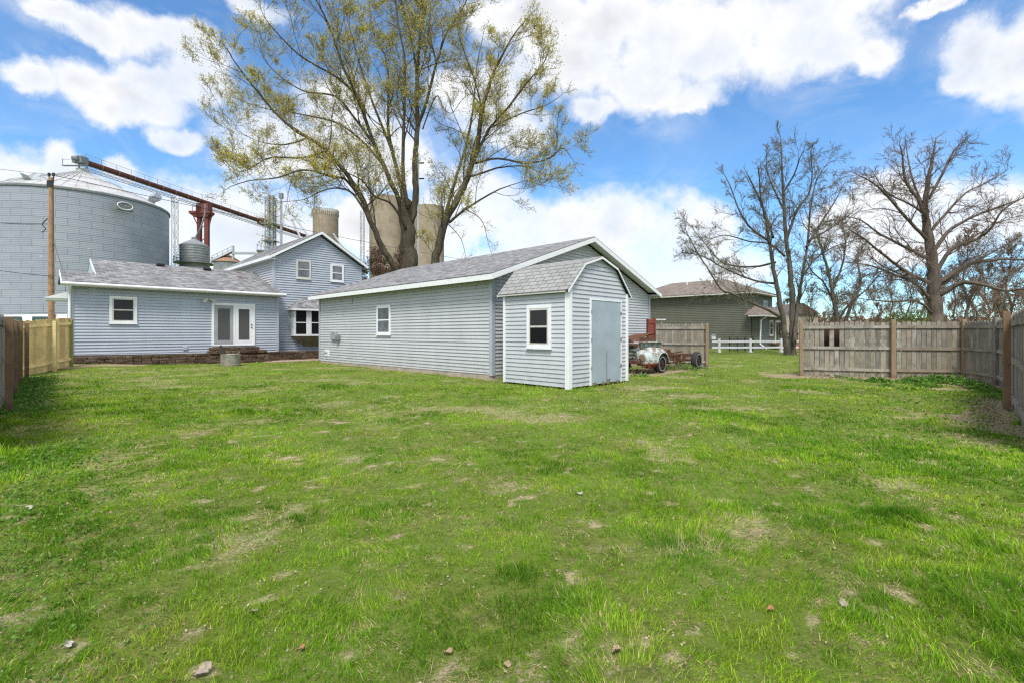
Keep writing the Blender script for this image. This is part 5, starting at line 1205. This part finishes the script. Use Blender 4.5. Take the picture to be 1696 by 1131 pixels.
# ================================================================== trees
def catmull(P, n=5):
    out = []
    for i in range(len(P) - 1):
        p0 = P[max(i - 1, 0)]; p1 = P[i]; p2 = P[i + 1]; p3 = P[min(i + 2, len(P) - 1)]
        for k in range(n):
            t_ = k / n; out.append(.5 * ((2 * p1) + (p2 - p0) * t_ + (2 * p0 - 5 * p1 + 4 * p2 - p3) * t_ * t_ + (3 * p1 - p0 - 3 * p2 + p3) * t_ ** 3))
    out.append(P[-1]); return out
class Tree:
    nl = 2
    kk = {3: 5, 2: 7, 1: 7}
    def __init__(s, seed, up=.25, wob=.16, leafp=0., ratio=.62, spread=.85, droop=0., rmin=.008):
        s.rmin = rmin
        s.q = random.Random(seed); s.big = MB(); s.fine = MB(); s.tips = []; s.up = up; s.wob = wob; s.ratio = ratio; s.spread = spread; s.droop = droop
    def rv(s): return Vector((s.q.gauss(0, 1), s.q.gauss(0, 1), s.q.gauss(0, 1)))
    def limb(s, P, r0, r1, n=8, k=5):
        P = catmull([Vector(p) for p in P], k); m = len(P); rad = [r0 + (r1 - r0) * (i / (m - 1)) ** .85 for i in range(m)]
        for i in range(1, m - 1): P[i] = P[i] + s.rv() * (rad[i] * .12)
        s.big.tube(P, rad, n, mi=0); return P, rad
    def sub(s, P, rad, every, len0, len1, levels, start=.2, rmul=.45, tipboost=True):
        """grow side branches from a limb's points"""
        m = len(P); L = 0; nxt = 0; tot = sum((P[i + 1] - P[i]).length for i in range(m - 1))
        for i in range(1, m):
            L += (P[i] - P[i - 1]).length; f = L / tot
            if f < start: nxt = L; continue
            while nxt <= L:
                nxt += every * s.q.uniform(.6, 1.4); d = (P[i] - P[i - 1]).normalized()
                t_ = max(0, min(1, 1 - (L - nxt) if False else s.q.random())); p = P[i - 1].lerp(P[i], t_)
                nd = s.turn(d, s.q.uniform(.5, 1.1) * s.spread); ln = (len0 + (len1 - len0) * f) * s.q.uniform(.55, 1.25)
                s.grow(p, nd, ln, max(.012, min(rad[i] * rmul, ln * .018)), levels)
        s.grow(P[-1], (P[-1] - P[-2]).normalized(), len1 * .45, rad[-1], max(1, levels - 1))
    def turn(s, d, a):
        r = s.rv(); r -= d * r.dot(d)
        if r.length < 1e-4: r = Vector((1, 0, 0))
        r.normalize(); nd = d * math.cos(a) + r * math.sin(a); nd.z += s.up * s.q.uniform(.3, 1); return nd.normalized()
    def grow(s, p, d, L, r, lev):
        n = 5 if lev >= 2 else (4 if lev == 1 else 3); P = [p.copy()]; seg = L / n; c_ = p.copy(); dd = d.copy()
        for i in range(n):
            dd = (dd + s.rv() * s.wob + Vector((0, 0, s.up * .14 - s.droop * .1))).normalized(); c_ = c_ + dd * seg; P.append(c_.copy())
        rad = [max(s.rmin, r * (1 - .75 * i / n)) for i in range(n + 1)]
        tgt = s.big if lev >= 2 else s.fine
        tgt.tube(P, rad, 5 if lev >= 2 else 3, cap=False)
        if lev == 0:
            s.tips += [P[-1].lerp(P[0], s.q.random() ** 1.3) for _ in range(s.nl)] + [P[-1]]; return
        k = s.kk.get(lev, 4)
        for j in range(k):
            f = (j + s.q.random()) / k * .85 + .15; x = f * n; i = min(int(x), n - 1); q_ = P[i].lerp(P[i + 1], x - i)
            s.grow(q_, s.turn((P[i + 1] - P[i]).normalized(), s.q.uniform(.45, .95) * s.spread), L * s.ratio * (1.05 - .45 * f) * s.q.uniform(.7, 1.15), max(s.rmin, rad[i] * .5), lev - 1)
    def finish(s, name, label, loc, bark, twig, leaf=None, lsize=.09, per=1, group=None, spread=.08, cat='tree', smooth=True):
        L = Vector(loc); e = empty(name, loc); tag(e, label, cat, group)
        s.big.v = [(a - L.x, b_ - L.y, c_ - L.z) for a, b_, c_ in s.big.v]; s.fine.v = [(a - L.x, b_ - L.y, c_ - L.z) for a, b_, c_ in s.fine.v]
        s.big.build('trunk', bark, e, smooth=True)
        cr = s.fine.build('crown', twig, e)
        if leaf:
            T = np.array([tuple(p - L) for p in s.tips]); T = np.repeat(T, per, 0); T = T + NP.normal(size=T.shape) * spread
            leafquads('buds' if lsize < .1 else 'leaves', T, lsize, leaf, cr)
        print(name, len(s.big.v), len(s.fine.v), len(s.tips)); return e

# --- the big maple
TY = 33.0
def lp(pts, d0, d1):
    k = len(pts) - 1
    if TY == 33.0: pts = [((480 - (480 - p[0]) * .84) if p[0] < 480 else (900 + (p[0] - 900) * .7 if p[0] > 900 else p[0]), p[1]) for p in pts]
    return [at(p[0], p[1], TY + d0 + (d1 - d0) * i / k) if True else None for i, p in enumerate(pts)]
T = Tree(5, up=.30, wob=.17, ratio=.62, rmin=.0075, spread=1.0); T.kk = {3: 5, 2: 6, 1: 5}; T.nl = 2
base = at(678, 586, TY)
T.limb(lp([(680, 600), (679, 520), (677, 447), (676, 400), (672, 360), (668, 335)], 0, 0), .62, .44, 14)
LM = [ # (points, depth0, depth1, r0, r1)
 ([(668, 500), (655, 447), (634, 412), (613, 365), (592, 314), (541, 250), (511, 229), (460, 195), (405, 140), (367, 98)], 0, -5, .38, .05),
 ([(606, 345), (575, 300), (549, 293), (503, 282), (455, 295), (400, 300), (362, 310)], -1, -6, .15, .03),
 ([(613, 365), (585, 322), (558, 312), (530, 318), (503, 331), (460, 335)], -1, 3, .13, .03),
 ([(541, 250), (500, 262), (440, 262), (385, 285), (345, 262)], -2.5, -4, .11, .025),
 ([(511, 229), (470, 240), (420, 235), (372, 215)], -3, 0, .09, .025),
 ([(668, 360), (660, 331), (634, 272), (613, 221), (592, 161), (570, 115), (549, 55), (528, 8), (500, -40)], 0, -3, .28, .06),
 ([(620, 240), (590, 200), (555, 160), (500, 150), (440, 110), (410, 60)], -1, 3, .15, .03),
 ([(592, 161), (560, 130), (500, 95), (460, 60), (430, 30)], -1, -5, .12, .03),
 ([(632, 270), (600, 235), (560, 205), (500, 190), (430, 180), (360, 160)], 0, 5, .15, .03),
 ([(670, 345), (668, 327), (651, 255), (643, 212), (643, 161), (640, 100), (617, 51), (610, -20)], 1, 4, .24, .06),
 ([(651, 255), (625, 190), (600, 120), (580, 50), (560, -30)], 1.5, 2, .16, .04),
 ([(680, 370), (689, 323), (687, 270), (691, 212), (691, 127), (698, 42), (702, -20), (700, -70)], 0, 0, .36, .10),
 ([(676, 345), (668, 297), (668, 230), (670, 170), (670, 98), (660, 42), (650, -40)], -.5, -3, .22, .06),
 ([(691, 212), (706, 170), (723, 106), (740, 55), (765, 17), (785, -30)], 0, -2, .18, .05),
 ([(691, 127), (680, 60), (665, 0), (650, -60)], 0, 2, .14, .05),
 ([(723, 106), (712, 50), (715, -20)], -1, 3, .11, .04),
 ([(705, 600), (715, 480), (723, 424), (735, 375), (755, 335), (770, 305), (782, 270), (791, 242), (799, 182), (812, 136), (829, 98), (850, 60), (871, 34)], .5, -1, .52, .05),
 ([(735, 385), (740, 350), (757, 290), (775, 230), (785, 170), (790, 110), (800, 60)], .5, 3, .24, .04),
 ([(782, 276), (797, 240), (812, 212), (838, 182), (871, 140), (900, 105), (914, 81)], 0, -3, .17, .04),
 ([(787, 271), (825, 263), (871, 271), (914, 263), (945, 246), (966, 262)], 0, -2, .13, .03),
 ([(779, 293), (805, 285), (829, 278), (870, 276), (905, 290), (935, 285)], 0, 3, .12, .03),
 ([(744, 369), (770, 348), (812, 322), (838, 310), (870, 300)], 0, -3, .15, .03),
 ([(772, 348), (790, 358), (801, 372), (808, 400), (815, 425)], -1, -3, .055, .02),
 ([(742, 372), (755, 385), (765, 400), (772, 428)], 0, -2, .05, .02),
 ([(700, 215), (722, 160), (735, 180), (748, 188), (762, 170), (772, 160)], 0, -2, .07, .02),
 ([(799, 182), (785, 130), (770, 90), (760, 60)], 0, -2, .10, .03),
 ([(812, 212), (860, 190), (905, 175), (940, 160)], -1, 2, .10, .03),
 ([(672, 380), (650, 340), (620, 325), (600, 300), (570, 285), (530, 275)], -.5, -6, .13, .03),
]
for i, (pts, d0, d1, r0, r1) in enumerate(LM):
    P, rad = T.limb(lp(pts, d0, d1), r0 * .70, r1 * .6, 8 if r0 > .1 else 6)
    small = r0 < .08
    T.sub(P, rad, 1.15 if not small else .7, 3.9 if not small else .9, 2.5 if not small else .7, 3 if not small else 1, start=.30 if r0 > .2 else .12)
big = T.finish('big_maple', 'huge old tree with forked trunk and sparse yellow green spring buds behind the garage', base, 'bark_maple', 'twig_grey', 'leaf_olive', .080, 1, spread=.12)

# --- tree A : multi stem tree in front of the green house
TY = 31.0; T = Tree(8, up=.12, wob=.24, ratio=.60, rmin=.0075, spread=.8); T.kk = {2: 7, 1: 5}
for (pts, d0, d1, r0, r1) in [
 ([(1304, 592), (1301, 560), (1295, 520), (1286, 475), (1279, 430), (1274, 400), (1265, 350), (1253, 320), (1238, 290)], 0, -1, .25, .05),
 ([(1312, 592), (1313, 545), (1312, 490), (1308, 440), (1302, 400), (1299, 350), (1296, 300), (1294, 250), (1293, 228)], .4, .4, .29, .03),
 ([(1314, 570), (1322, 500), (1330, 450), (1338, 400), (1342, 350), (1352, 300), (1372, 270)], 0, 1.5, .15, .03),
 ([(1291, 525), (1275, 515), (1250, 504), (1215, 488), (1195, 480), (1175, 450), (1150, 410), (1135, 380)], -.3, -2.5, .12, .03),
 ([(1283, 470), (1250, 465), (1200, 445), (1165, 425), (1135, 420)], 0, -1, .10, .025),
 ([(1285, 435), (1250, 442), (1210, 440), (1190, 430), (1160, 395), (1140, 370)], 0, 1.5, .10, .025),
 ([(1275, 400), (1245, 380), (1225, 350), (1210, 310), (1200, 290)], 0, 1, .11, .025),
 ([(1281, 395), (1262, 340), (1258, 300), (1255, 275)], 0, -2, .10, .025),
 ([(1302, 400), (1320, 350), (1340, 320), (1345, 285), (1342, 250)], .4, -1, .11, .025),
 ([(1299, 350), (1280, 310), (1270, 280), (1270, 250)], .4, 2, .09, .02),
 ([(1297, 320), (1315, 290), (1325, 262), (1332, 248)], .4, -1, .08, .02),
 ([(1335, 410), (1360, 370), (1385, 330), (1400, 300)], .5, 2, .11, .025),
 ([(1338, 400), (1365, 385), (1395, 365), (1415, 350)], .5, -1, .09, .025),
 ([(1328, 460), (1350, 430), (1380, 410), (1410, 400)], 0, -1, .09, .025),
 ([(1300, 425), (1275, 405), (1240, 400), (1200, 390), (1170, 400)], 0, -2, .09, .025)]:
    P, rad = T.limb(lp(pts, d0, d1), r0 * .85, r1 * .7, 9 if r0 > .2 else 6); T.sub(P, rad, .50, 2.2, 1.2, 2, start=.35 if r0 > .15 else .15)
T.finish('budding_tree', 'bare multi stemmed tree with tiny pale buds beside the green house', at(1311, 588, 31), 'bark_grey', 'twig_grey', 'leaf_pale', .05, 1, spread=.03)

# --- tree B : big bare tree behind the right fence
TY = 29.0; T = Tree(12, up=.04, wob=.24, ratio=.58, spread=.78, rmin=.0075); T.kk = {2: 8, 1: 5}
for (pts, d0, d1, r0, r1) in [
 ([(1550, 592), (1549, 530), (1547, 490), (1544, 440), (1539, 400), (1534, 370), (1532, 340), (1538, 300), (1545, 260), (1550, 230)], 0, 0, .56, .04),
 ([(1536, 375), (1525, 340), (1500, 300), (1495, 260), (1490, 240)], 0, -1, .16, .03),
 ([(1538, 330), (1560, 290), (1580, 250), (1600, 232)], 0, 1, .12, .03),
 ([(1533, 350), (1515, 310), (1505, 270), (1500, 235)], 0, 2, .10, .03),
 ([(1538, 400), (1500, 360), (1465, 320), (1440, 300), (1420, 290)], 0, -2, .13, .025),
 ([(1540, 430), (1500, 410), (1460, 390), (1425, 365), (1400, 360)], 0, 1.5, .13, .025),
 ([(1542, 470), (1500, 450), (1460, 420), (1430, 395), (1405, 380)], 0, -3, .15, .03),
 ([(1540, 495), (1515, 470), (1480, 455), (1440, 440), (1400, 435)], 0, -1, .13, .03),
 ([(1545, 520), (1520, 500), (1480, 500), (1440, 497), (1405, 492)], 0, -3, .10, .02),
 ([(1545, 420), (1570, 385), (1610, 360), (1650, 345), (1690, 330)], 0, -1, .16, .03),
 ([(1548, 460), (1575, 415), (1620, 395), (1640, 380), (1660, 350), (1690, 330)], 0, -2.5, .16, .03),
 ([(1552, 470), (1600, 440), (1650, 430), (1700, 430), (1760, 420)], 0, 0, .18, .03),
 ([(1555, 490), (1590, 470), (1620, 470), (1665, 482), (1700, 480), (1750, 500)], 0, -4, .20, .03),
 ([(1553, 480), (1590, 450), (1640, 420), (1690, 395)], 0, 2, .14, .03),
 ([(1540, 385), (1570, 350), (1600, 320), (1640, 300), (1670, 280)], 0, 2, .12, .025),
 ([(1545, 500), (1510, 465), (1460, 440), (1430, 415)], .5, 3, .12, .025),
 ([(1537, 360), (1510, 340), (1470, 320), (1445, 285)], 0, -1, .10, .02)]:
    P, rad = T.limb(lp(pts, d0, d1), r0 * .85, r1 * .7, 12 if r0 > .3 else 7); T.sub(P, rad, .52, 2.5, 1.3, 2, start=.45 if r0 > .3 else .2)
T.finish('bare_tree', 'large leafless brown tree with long spreading limbs behind the right fence', at(1550, 600, 29), 'bark_brown', 'twig_brown', None)

# --- small tree C between
TY = 40.0; T = Tree(21, up=.25, wob=.2, ratio=.62, rmin=.011)
for (pts, d0, d1, r0, r1) in [
 ([(1390, 590), (1388, 540), (1380, 490), (1372, 450), (1360, 410), (1350, 380)], 0, 0, .24, .04),
 ([(1392, 560), (1408, 510), (1425, 470), (1420, 430), (1425, 400)], 0, 1, .18, .03),
 ([(1388, 530), (1410, 500), (1435, 480), (1460, 450)], 0, -2, .12, .03), ([(1384, 510), (1365, 470), (1345, 450), (1335, 430)], 0, 2, .10, .03),
 ([(1378, 480), (1395, 440), (1400, 400), (1395, 370)], 0, -1, .10, .03)]:
    P, rad = T.limb(lp(pts, d0, d1), r0, r1, 7); T.sub(P, rad, .5, 1.8, 1.3, 2, start=.25)
T.finish('small_bare_tree', 'smaller bare grey tree standing between the budding tree and the big bare tree', at(1390, 590, 40), 'bark_grey', 'twig_grey', 'leaf_pale', .06, 1, spread=.03)

# --- generic background trees: two sources, copies share mesh
def copy_tree(o, loc, rz, sc, label):
    def cp(a, par):
        c_ = a.copy(); C.objects.link(c_); c_.parent = par
        for ch in a.children: cp(ch, c_)
        return c_
    c_ = cp(o, None); c_.location = loc; c_.rotation_euler = (0, 0, rz); c_.scale = (sc,) * 3; c_['label'] = label; return c_
def generic(seed, H, r, bark, twig, leaf, name, label, loc, ls=.12, per=1, up=.3):
    T = Tree(seed, up=up, wob=.18, ratio=.60, rmin=.012, spread=.7); q = T.q; L = Vector(loc)
    P, rad = T.limb([L + Vector((q.gauss(0, .12) * k, q.gauss(0, .12) * k, H * k / 5)) for k in range(6)], r, r * .12, 8)
    T.sub(P, rad, H * .045, H * .34, H * .14, 2, start=.22, rmul=.5)
    return T.finish(name, label, loc, bark, twig, leaf, ls, per, group='bare trees beyond the right fence', spread=.1)
gA = generic(31, 11, .22, 'bark_brown', 'twig_brown', 'leaf_orange', 'distant_tree', 'slim brown tree with orange buds beyond the far right fence corner', (46, 48, 0))
gB = generic(33, 9, .2, 'bark_grey', 'twig_red', 'leaf_rust', 'distant_tree', 'rounded reddish bare tree beyond the right fence just right of the big bare trunk', (41.5, 47, 0))
for i, (px, Y, o, sc, lb) in enumerate([
    (1675, 50, gA, .95, 'tallest brown bare tree at the right edge above the fence corner'), (1610, 56, gB, .92, 'reddish bare tree low behind the limbs right of the big trunk'),
    (1655, 62, gB, 1.0, 'broad reddish bare tree at the right edge behind the others'), (1500, 60, gA, .78, 'brown bare tree left of the big trunk above the green bush'),
    (1455, 66, gB, .75, 'low reddish tree between the small bare tree and the green bush'), (1345, 70, gA, .72, 'pale brown tree low behind the budding tree right stem'),
    (1420, 75, gA, .8, 'brown bare tree far behind the small bare tree'), (1580, 72, gA, .95, 'brown bare tree far behind the big trunk'), (1385, 58, gB, .85, 'low reddish bare tree just behind the small bare tree left side'), (1530, 85, gB, 1.2, 'distant reddish tree filling the gap left of the big trunk'), (1640, 80, gA, 1.15, 'distant brown tree between the right hand bare limbs'), (1300, 95, gB, 1.1, 'distant tree seen behind the budding tree base'), (1475, 95, gA, 1.1, 'distant brown tree above the green bush'), (1720, 45, gA, .85, 'brown bare tree just past the right edge of the view')]):
    copy_tree(o, ((px - 848) / F * Y, Y, 0), i * 1.3, sc, lb)
# reddish brush left of the big trunk
T = Tree(41, up=.35, wob=.2, ratio=.6); L = at(632, 560, 44); L.z = 0
for k in range(9):
    b0 = L + Vector((rnd.uniform(-2.2, 2.0), rnd.uniform(-1, 2), 0)); P, rad = T.limb([b0, b0 + Vector((rnd.uniform(-.5, .5), 0, 3)), b0 + Vector((rnd.uniform(-1.2, 1.2), rnd.uniform(-1, 1), 7.0 + rnd.uniform(-1, 2.2)))], .09, .02, 5); T.sub(P, rad, .42, 1.6, .9, 2, start=.3)
T.finish('reddish_brush', 'tangled reddish brown bare brush in front of the concrete silos', (L.x, L.y, 0), 'bark_brown', 'twig_red', 'leaf_rust', .13, 1, cat='brush', spread=.15)
# far wood that closes the horizon
def farwood():
    k = 26000; a = NP.uniform(-1.2, 1.25, k); Y = NP.uniform(150, 190, k); x = np.tan(a * .8) * Y
    top = 3.5 + 5.5 * fbm(x * .05, Y * 0 + 3, 91, 4); z = NP.rand(k) ** .7 * top
    o = leafquads('far_wood', np.stack([x, Y, z], 1), 1.3, 'leaf_rust'); tag(o, 'low brown wood along the far horizon', 'wood', kind='stuff')
farwood()
# green bush behind the fence
def bush(px, py, Y, rx, rz, lb, m='leaf_green', k=2600, name='green_bush', s=.11):
    p = at(px, py, Y); d = NP.normal(size=(k, 3)); d /= np.linalg.norm(d, axis=1)[:, None]; r = NP.rand(k) ** .4
    lump = .72 + .5 * fbm(d[:, 0] * 2.2 + 9, d[:, 2] * 2.2 + d[:, 1], 17, 3)
    P = d * (r * lump)[:, None] * np.array([rx, rx, rz]); P[:, 2] += p.z; P = P[P[:, 2] > 0]
    e = empty(name, (p.x, p.y, 0)); tag(e, lb, 'bush'); leafquads('foliage', P, s, m, e)
    m_ = MB()
    for j in range(14): m_.tube([(0, 0, 0), tuple(P[j * 11] * .5), tuple(P[j * 11])], [.03, .02, .008], 4)
    m_.build('stem', 'bark_grey', e)
bush(1505, 530, 27, 1.15, .62, 'fresh green leafy bush showing above the fence beside the big bare trunk', k=1300, s=.09)
bush(1690, 500, 48, 3.2, 2.6, 'orange brown shrub at the right edge above the fence corner', 'leaf_orange', 2600, 'orange_shrub', .16)

# far pale building bits seen between the tree stems
e = empty('distant_house', (41.3, 72, 0)); tag(e, 'pale far house with brick red side seen behind the budding tree trunk', 'house')
m_ = MB(); m_.box(0, 5, 0, 6, 0, 4.2); m_.build('wall', 'concrete', e); m_ = MB(); m_.hexa([(-.3, -.3, 4.2), (5.3, -.3, 4.2), (-.3, 6.3, 4.2), (5.3, 6.3, 4.2), (2.4, -.3, 5.9), (2.6, -.3, 5.9), (2.4, 6.3, 5.9), (2.6, 6.3, 5.9)]); m_.build('roof', 'shingle_brown', e); m_ = MB(); m_.box(1.0, 1.9, -.04, .0, 1.0, 2.4); m_.build('window', 'window_glass', e)

# ================================================================== weeds and litter
def weeds():
    P = []
    def patch(cx, cy, r, k, hh): 
        for _ in range(k):
            a = rnd.uniform(0, 6.28); q_ = r * math.sqrt(rnd.random()); x = cx + q_ * math.cos(a); y = cy + q_ * math.sin(a); P.append((x, y, gzf(x, y) + rnd.random() * hh * (1.1 - q_ / r)))
    for (px, py, r, k, hh) in [(1455, 632, .35, 520, .18), (1470, 640, .2, 120, .12), (1512, 634, .45, 800, .24), (1550, 632, .4, 760, .28), (1578, 634, .5, 1000, .30), (1607, 638, .4, 600, .24), (1625, 645, .35, 400, .2), (1535, 640, .3, 300, .12), (1640, 650, .35, 260, .2), (1660, 660, .3, 220, .2), (1425, 630, .3, 140, .1), (1395, 626, .3, 120, .08), (1500, 645, .25, 90, .1),
                              (1110, 612, .35, 260, .22), (1140, 612, .35, 300, .28), (1128, 606, .3, 160, .3), (1160, 610, .3, 140, .12), (1060, 622, .3, 110, .12)]:
        cx, cy = gp(px, py); patch(cx, cy, r, k, hh)
    for _ in range(5200):    # broad leaved weeds creeping into the lawn along the right side
        x = rnd.uniform(2.5, 11); y = rnd.uniform(2.2, 12)
        if y < 1.02 * x - .6 or y > 1.02 * x + 1.6 + rnd.gauss(0, .8) or rnd.random() > .75: continue
        P.append((x, y, gzf(x, y) + rnd.uniform(.01, .05)))
    for _ in range(4200):
        t_ = rnd.random(); x = -9.2 + (-15.5 + 9.2) * t_ + abs(rnd.gauss(0, .5)); y = 8.4 + (15.2 - 8.4) * t_ - rnd.random() * .3
        P.append((x, y, gzf(x, y) + rnd.uniform(.01, .05)))
    for _ in range(3000):
        x = rnd.uniform(-5.5, -1.0); y = -x * 1.05 + rnd.gauss(0, .5); 
        if y > 1.6: P.append((x - .3, y, gzf(x, y) + rnd.uniform(.01, .035)))
    P = np.array(P); dist = np.hypot(P[:, 0], P[:, 1])
    o = leafquads('weeds', P, np.clip(.010 + dist * .0034, .014, .065), 'leaf_weed', flat=.45); tag(o, 'clumps of broad leaved green weeds along the fences', 'weeds', kind='stuff')
weeds()
def litter():
    P = []; n_ = 0
    while n_ < 26000:
        y = rnd.uniform(1.7, 16) if rnd.random() < .7 else rnd.uniform(1.7, 6); x = rnd.uniform(-1.1, 1.1) * y
        P.append((x, y)); n_ += 1
    P = np.array(P); P = P[~inside(P[:, 0], P[:, 1])]; dm = dead_map(P[:, 0], P[:, 1]); sm = soil_map(P[:, 0], P[:, 1])
    hf = fbm(P[:, 0] * 2.5, P[:, 1] * 2.5, 101, 3); keep = NP.rand(len(P)) < np.clip((hf - .42) * 2.2, .05, .7) + .55 * dm + .6 * sm; P = P[keep]
    z = gz(P[:, 0], P[:, 1]) + NP.uniform(.002, .022, len(P)); P3 = np.stack([P[:, 0], P[:, 1], z], 1)
    # extra crumpled leaves under the truck and along the fence
    ex = []
    for _ in range(1500):
        t_ = rnd.random(); ex.append((4.3 + 3.2 * t_ + rnd.gauss(0, .5), 17.2 + 3.2 * t_ + rnd.gauss(0, .5), rnd.uniform(.01, .08)))
    for _ in range(2600):
        a, b_ = rnd.choice([(FR[0], FR[1]), (FR[1], FR[2]), (FR[3], FR[4]), (FR[4], FR[5]), (FR[5], FR[6])]); t_ = rnd.random(); ex.append((a[0] + (b_[0] - a[0]) * t_ - abs(rnd.gauss(0, .5)), a[1] + (b_[1] - a[1]) * t_ - (abs(rnd.gauss(0, .8)) if a[1] > 14 else -.3), rnd.uniform(.005, .03)))
    P3 = np.concatenate([P3, np.array(ex)]); dist = np.hypot(P3[:, 0], P3[:, 1])
    o = leafquads('leaf_litter', P3, .011 + np.clip(dist * .0013, 0, .03), 'leaf_dry', flat=.5, curl=1.2); tag(o, 'dry curled leaves scattered over the lawn and along the fences', 'leaves', kind='stuff')
litter()
def deadleaf(px, py, s, m, lb):
    s *= .72
    x, y = gp(px, py); m_ = MB(); k = 11; q = random.Random(int(px))
    V = [[(i / k - .5, j / 4 - .5) for j in range(5)] for i in range(k + 1)]
    for i in range(k + 1):
        for j in range(5):
            a, b_ = V[i][j]; wv = math.sin(math.pi * i / k) ** .6 * (.8 if i % 2 else .5) + .04; m_.v.append((a * s, b_ * s * wv, (.25 * math.sin(a * 5 + q.random() * .6) * b_ + .45 * b_ * b_ + .2 * a * a + q.uniform(-.05, .05)) * s))
    for i in range(k):
        for j in range(4): m_.f.append((i * 5 + j, (i + 1) * 5 + j, (i + 1) * 5 + j + 1, i * 5 + j + 1)); m_.uv.append(None); m_.mi.append(0)
    s2 = 1
    o = m_.build('fallen_leaf', m, None, smooth=True); o.location = (x, y, gzf(x, y) + .018); o.rotation_euler = (q.uniform(-.4, .4), q.uniform(-.4, .4), q.uniform(0, 6)); tag(o, lb, 'leaf')
mat('leaf_white', (.36, .33, .27), .8, var=.2, vscale=30); mat('leaf_tan', (.27, .20, .12), .9, var=.35, vscale=40); mat('leaf_orange_dead', (.30, .14, .07), .8, var=.3, vscale=40); mat('leaf_greybrown', (.25, .21, .16), .9, var=.35, vscale=50)
for a in [(958, 820, .11, 'leaf_white', 'pale white curled leaf lying mid lawn in front of the shed'), (499, 1080, .055, 'leaf_orange_dead', 'reddish brown dead leaf at the bottom left of the lawn'),
          (337, 1117, .10, 'leaf_greybrown', 'large grey brown crumpled leaf at the bottom edge left of centre'), (1021, 1083, .075, 'leaf_tan', 'tan crumpled leaf at the bottom of the lawn right of centre'),
          (1276, 1014, .06, 'leaf_orange_dead', 'orange dead leaf at lower right of the lawn'), (1397, 1004, .085, 'leaf_greybrown', 'grey curled leaf beside a bare patch at lower right'),
          (742, 1086, .06, 'leaf_tan', 'small tan leaf at the bottom centre of the lawn'), (1394, 750, .10, 'leaf_tan', 'small tan leaf on the upper right of the lawn'), (420, 1018, .06, 'leaf_greybrown', 'grey brown leaf scrap left of centre in the near grass'),
          (116, 1072, .07, 'leaf_white', 'pale crumpled leaf at the bottom left corner of the lawn'), (840, 1107, .05, 'leaf_tan', 'tan leaf scrap at the bottom edge centre'), (47, 843, .08, 'leaf_white', 'pale leaf scrap near the left edge of the lawn')]: deadleaf(*a)
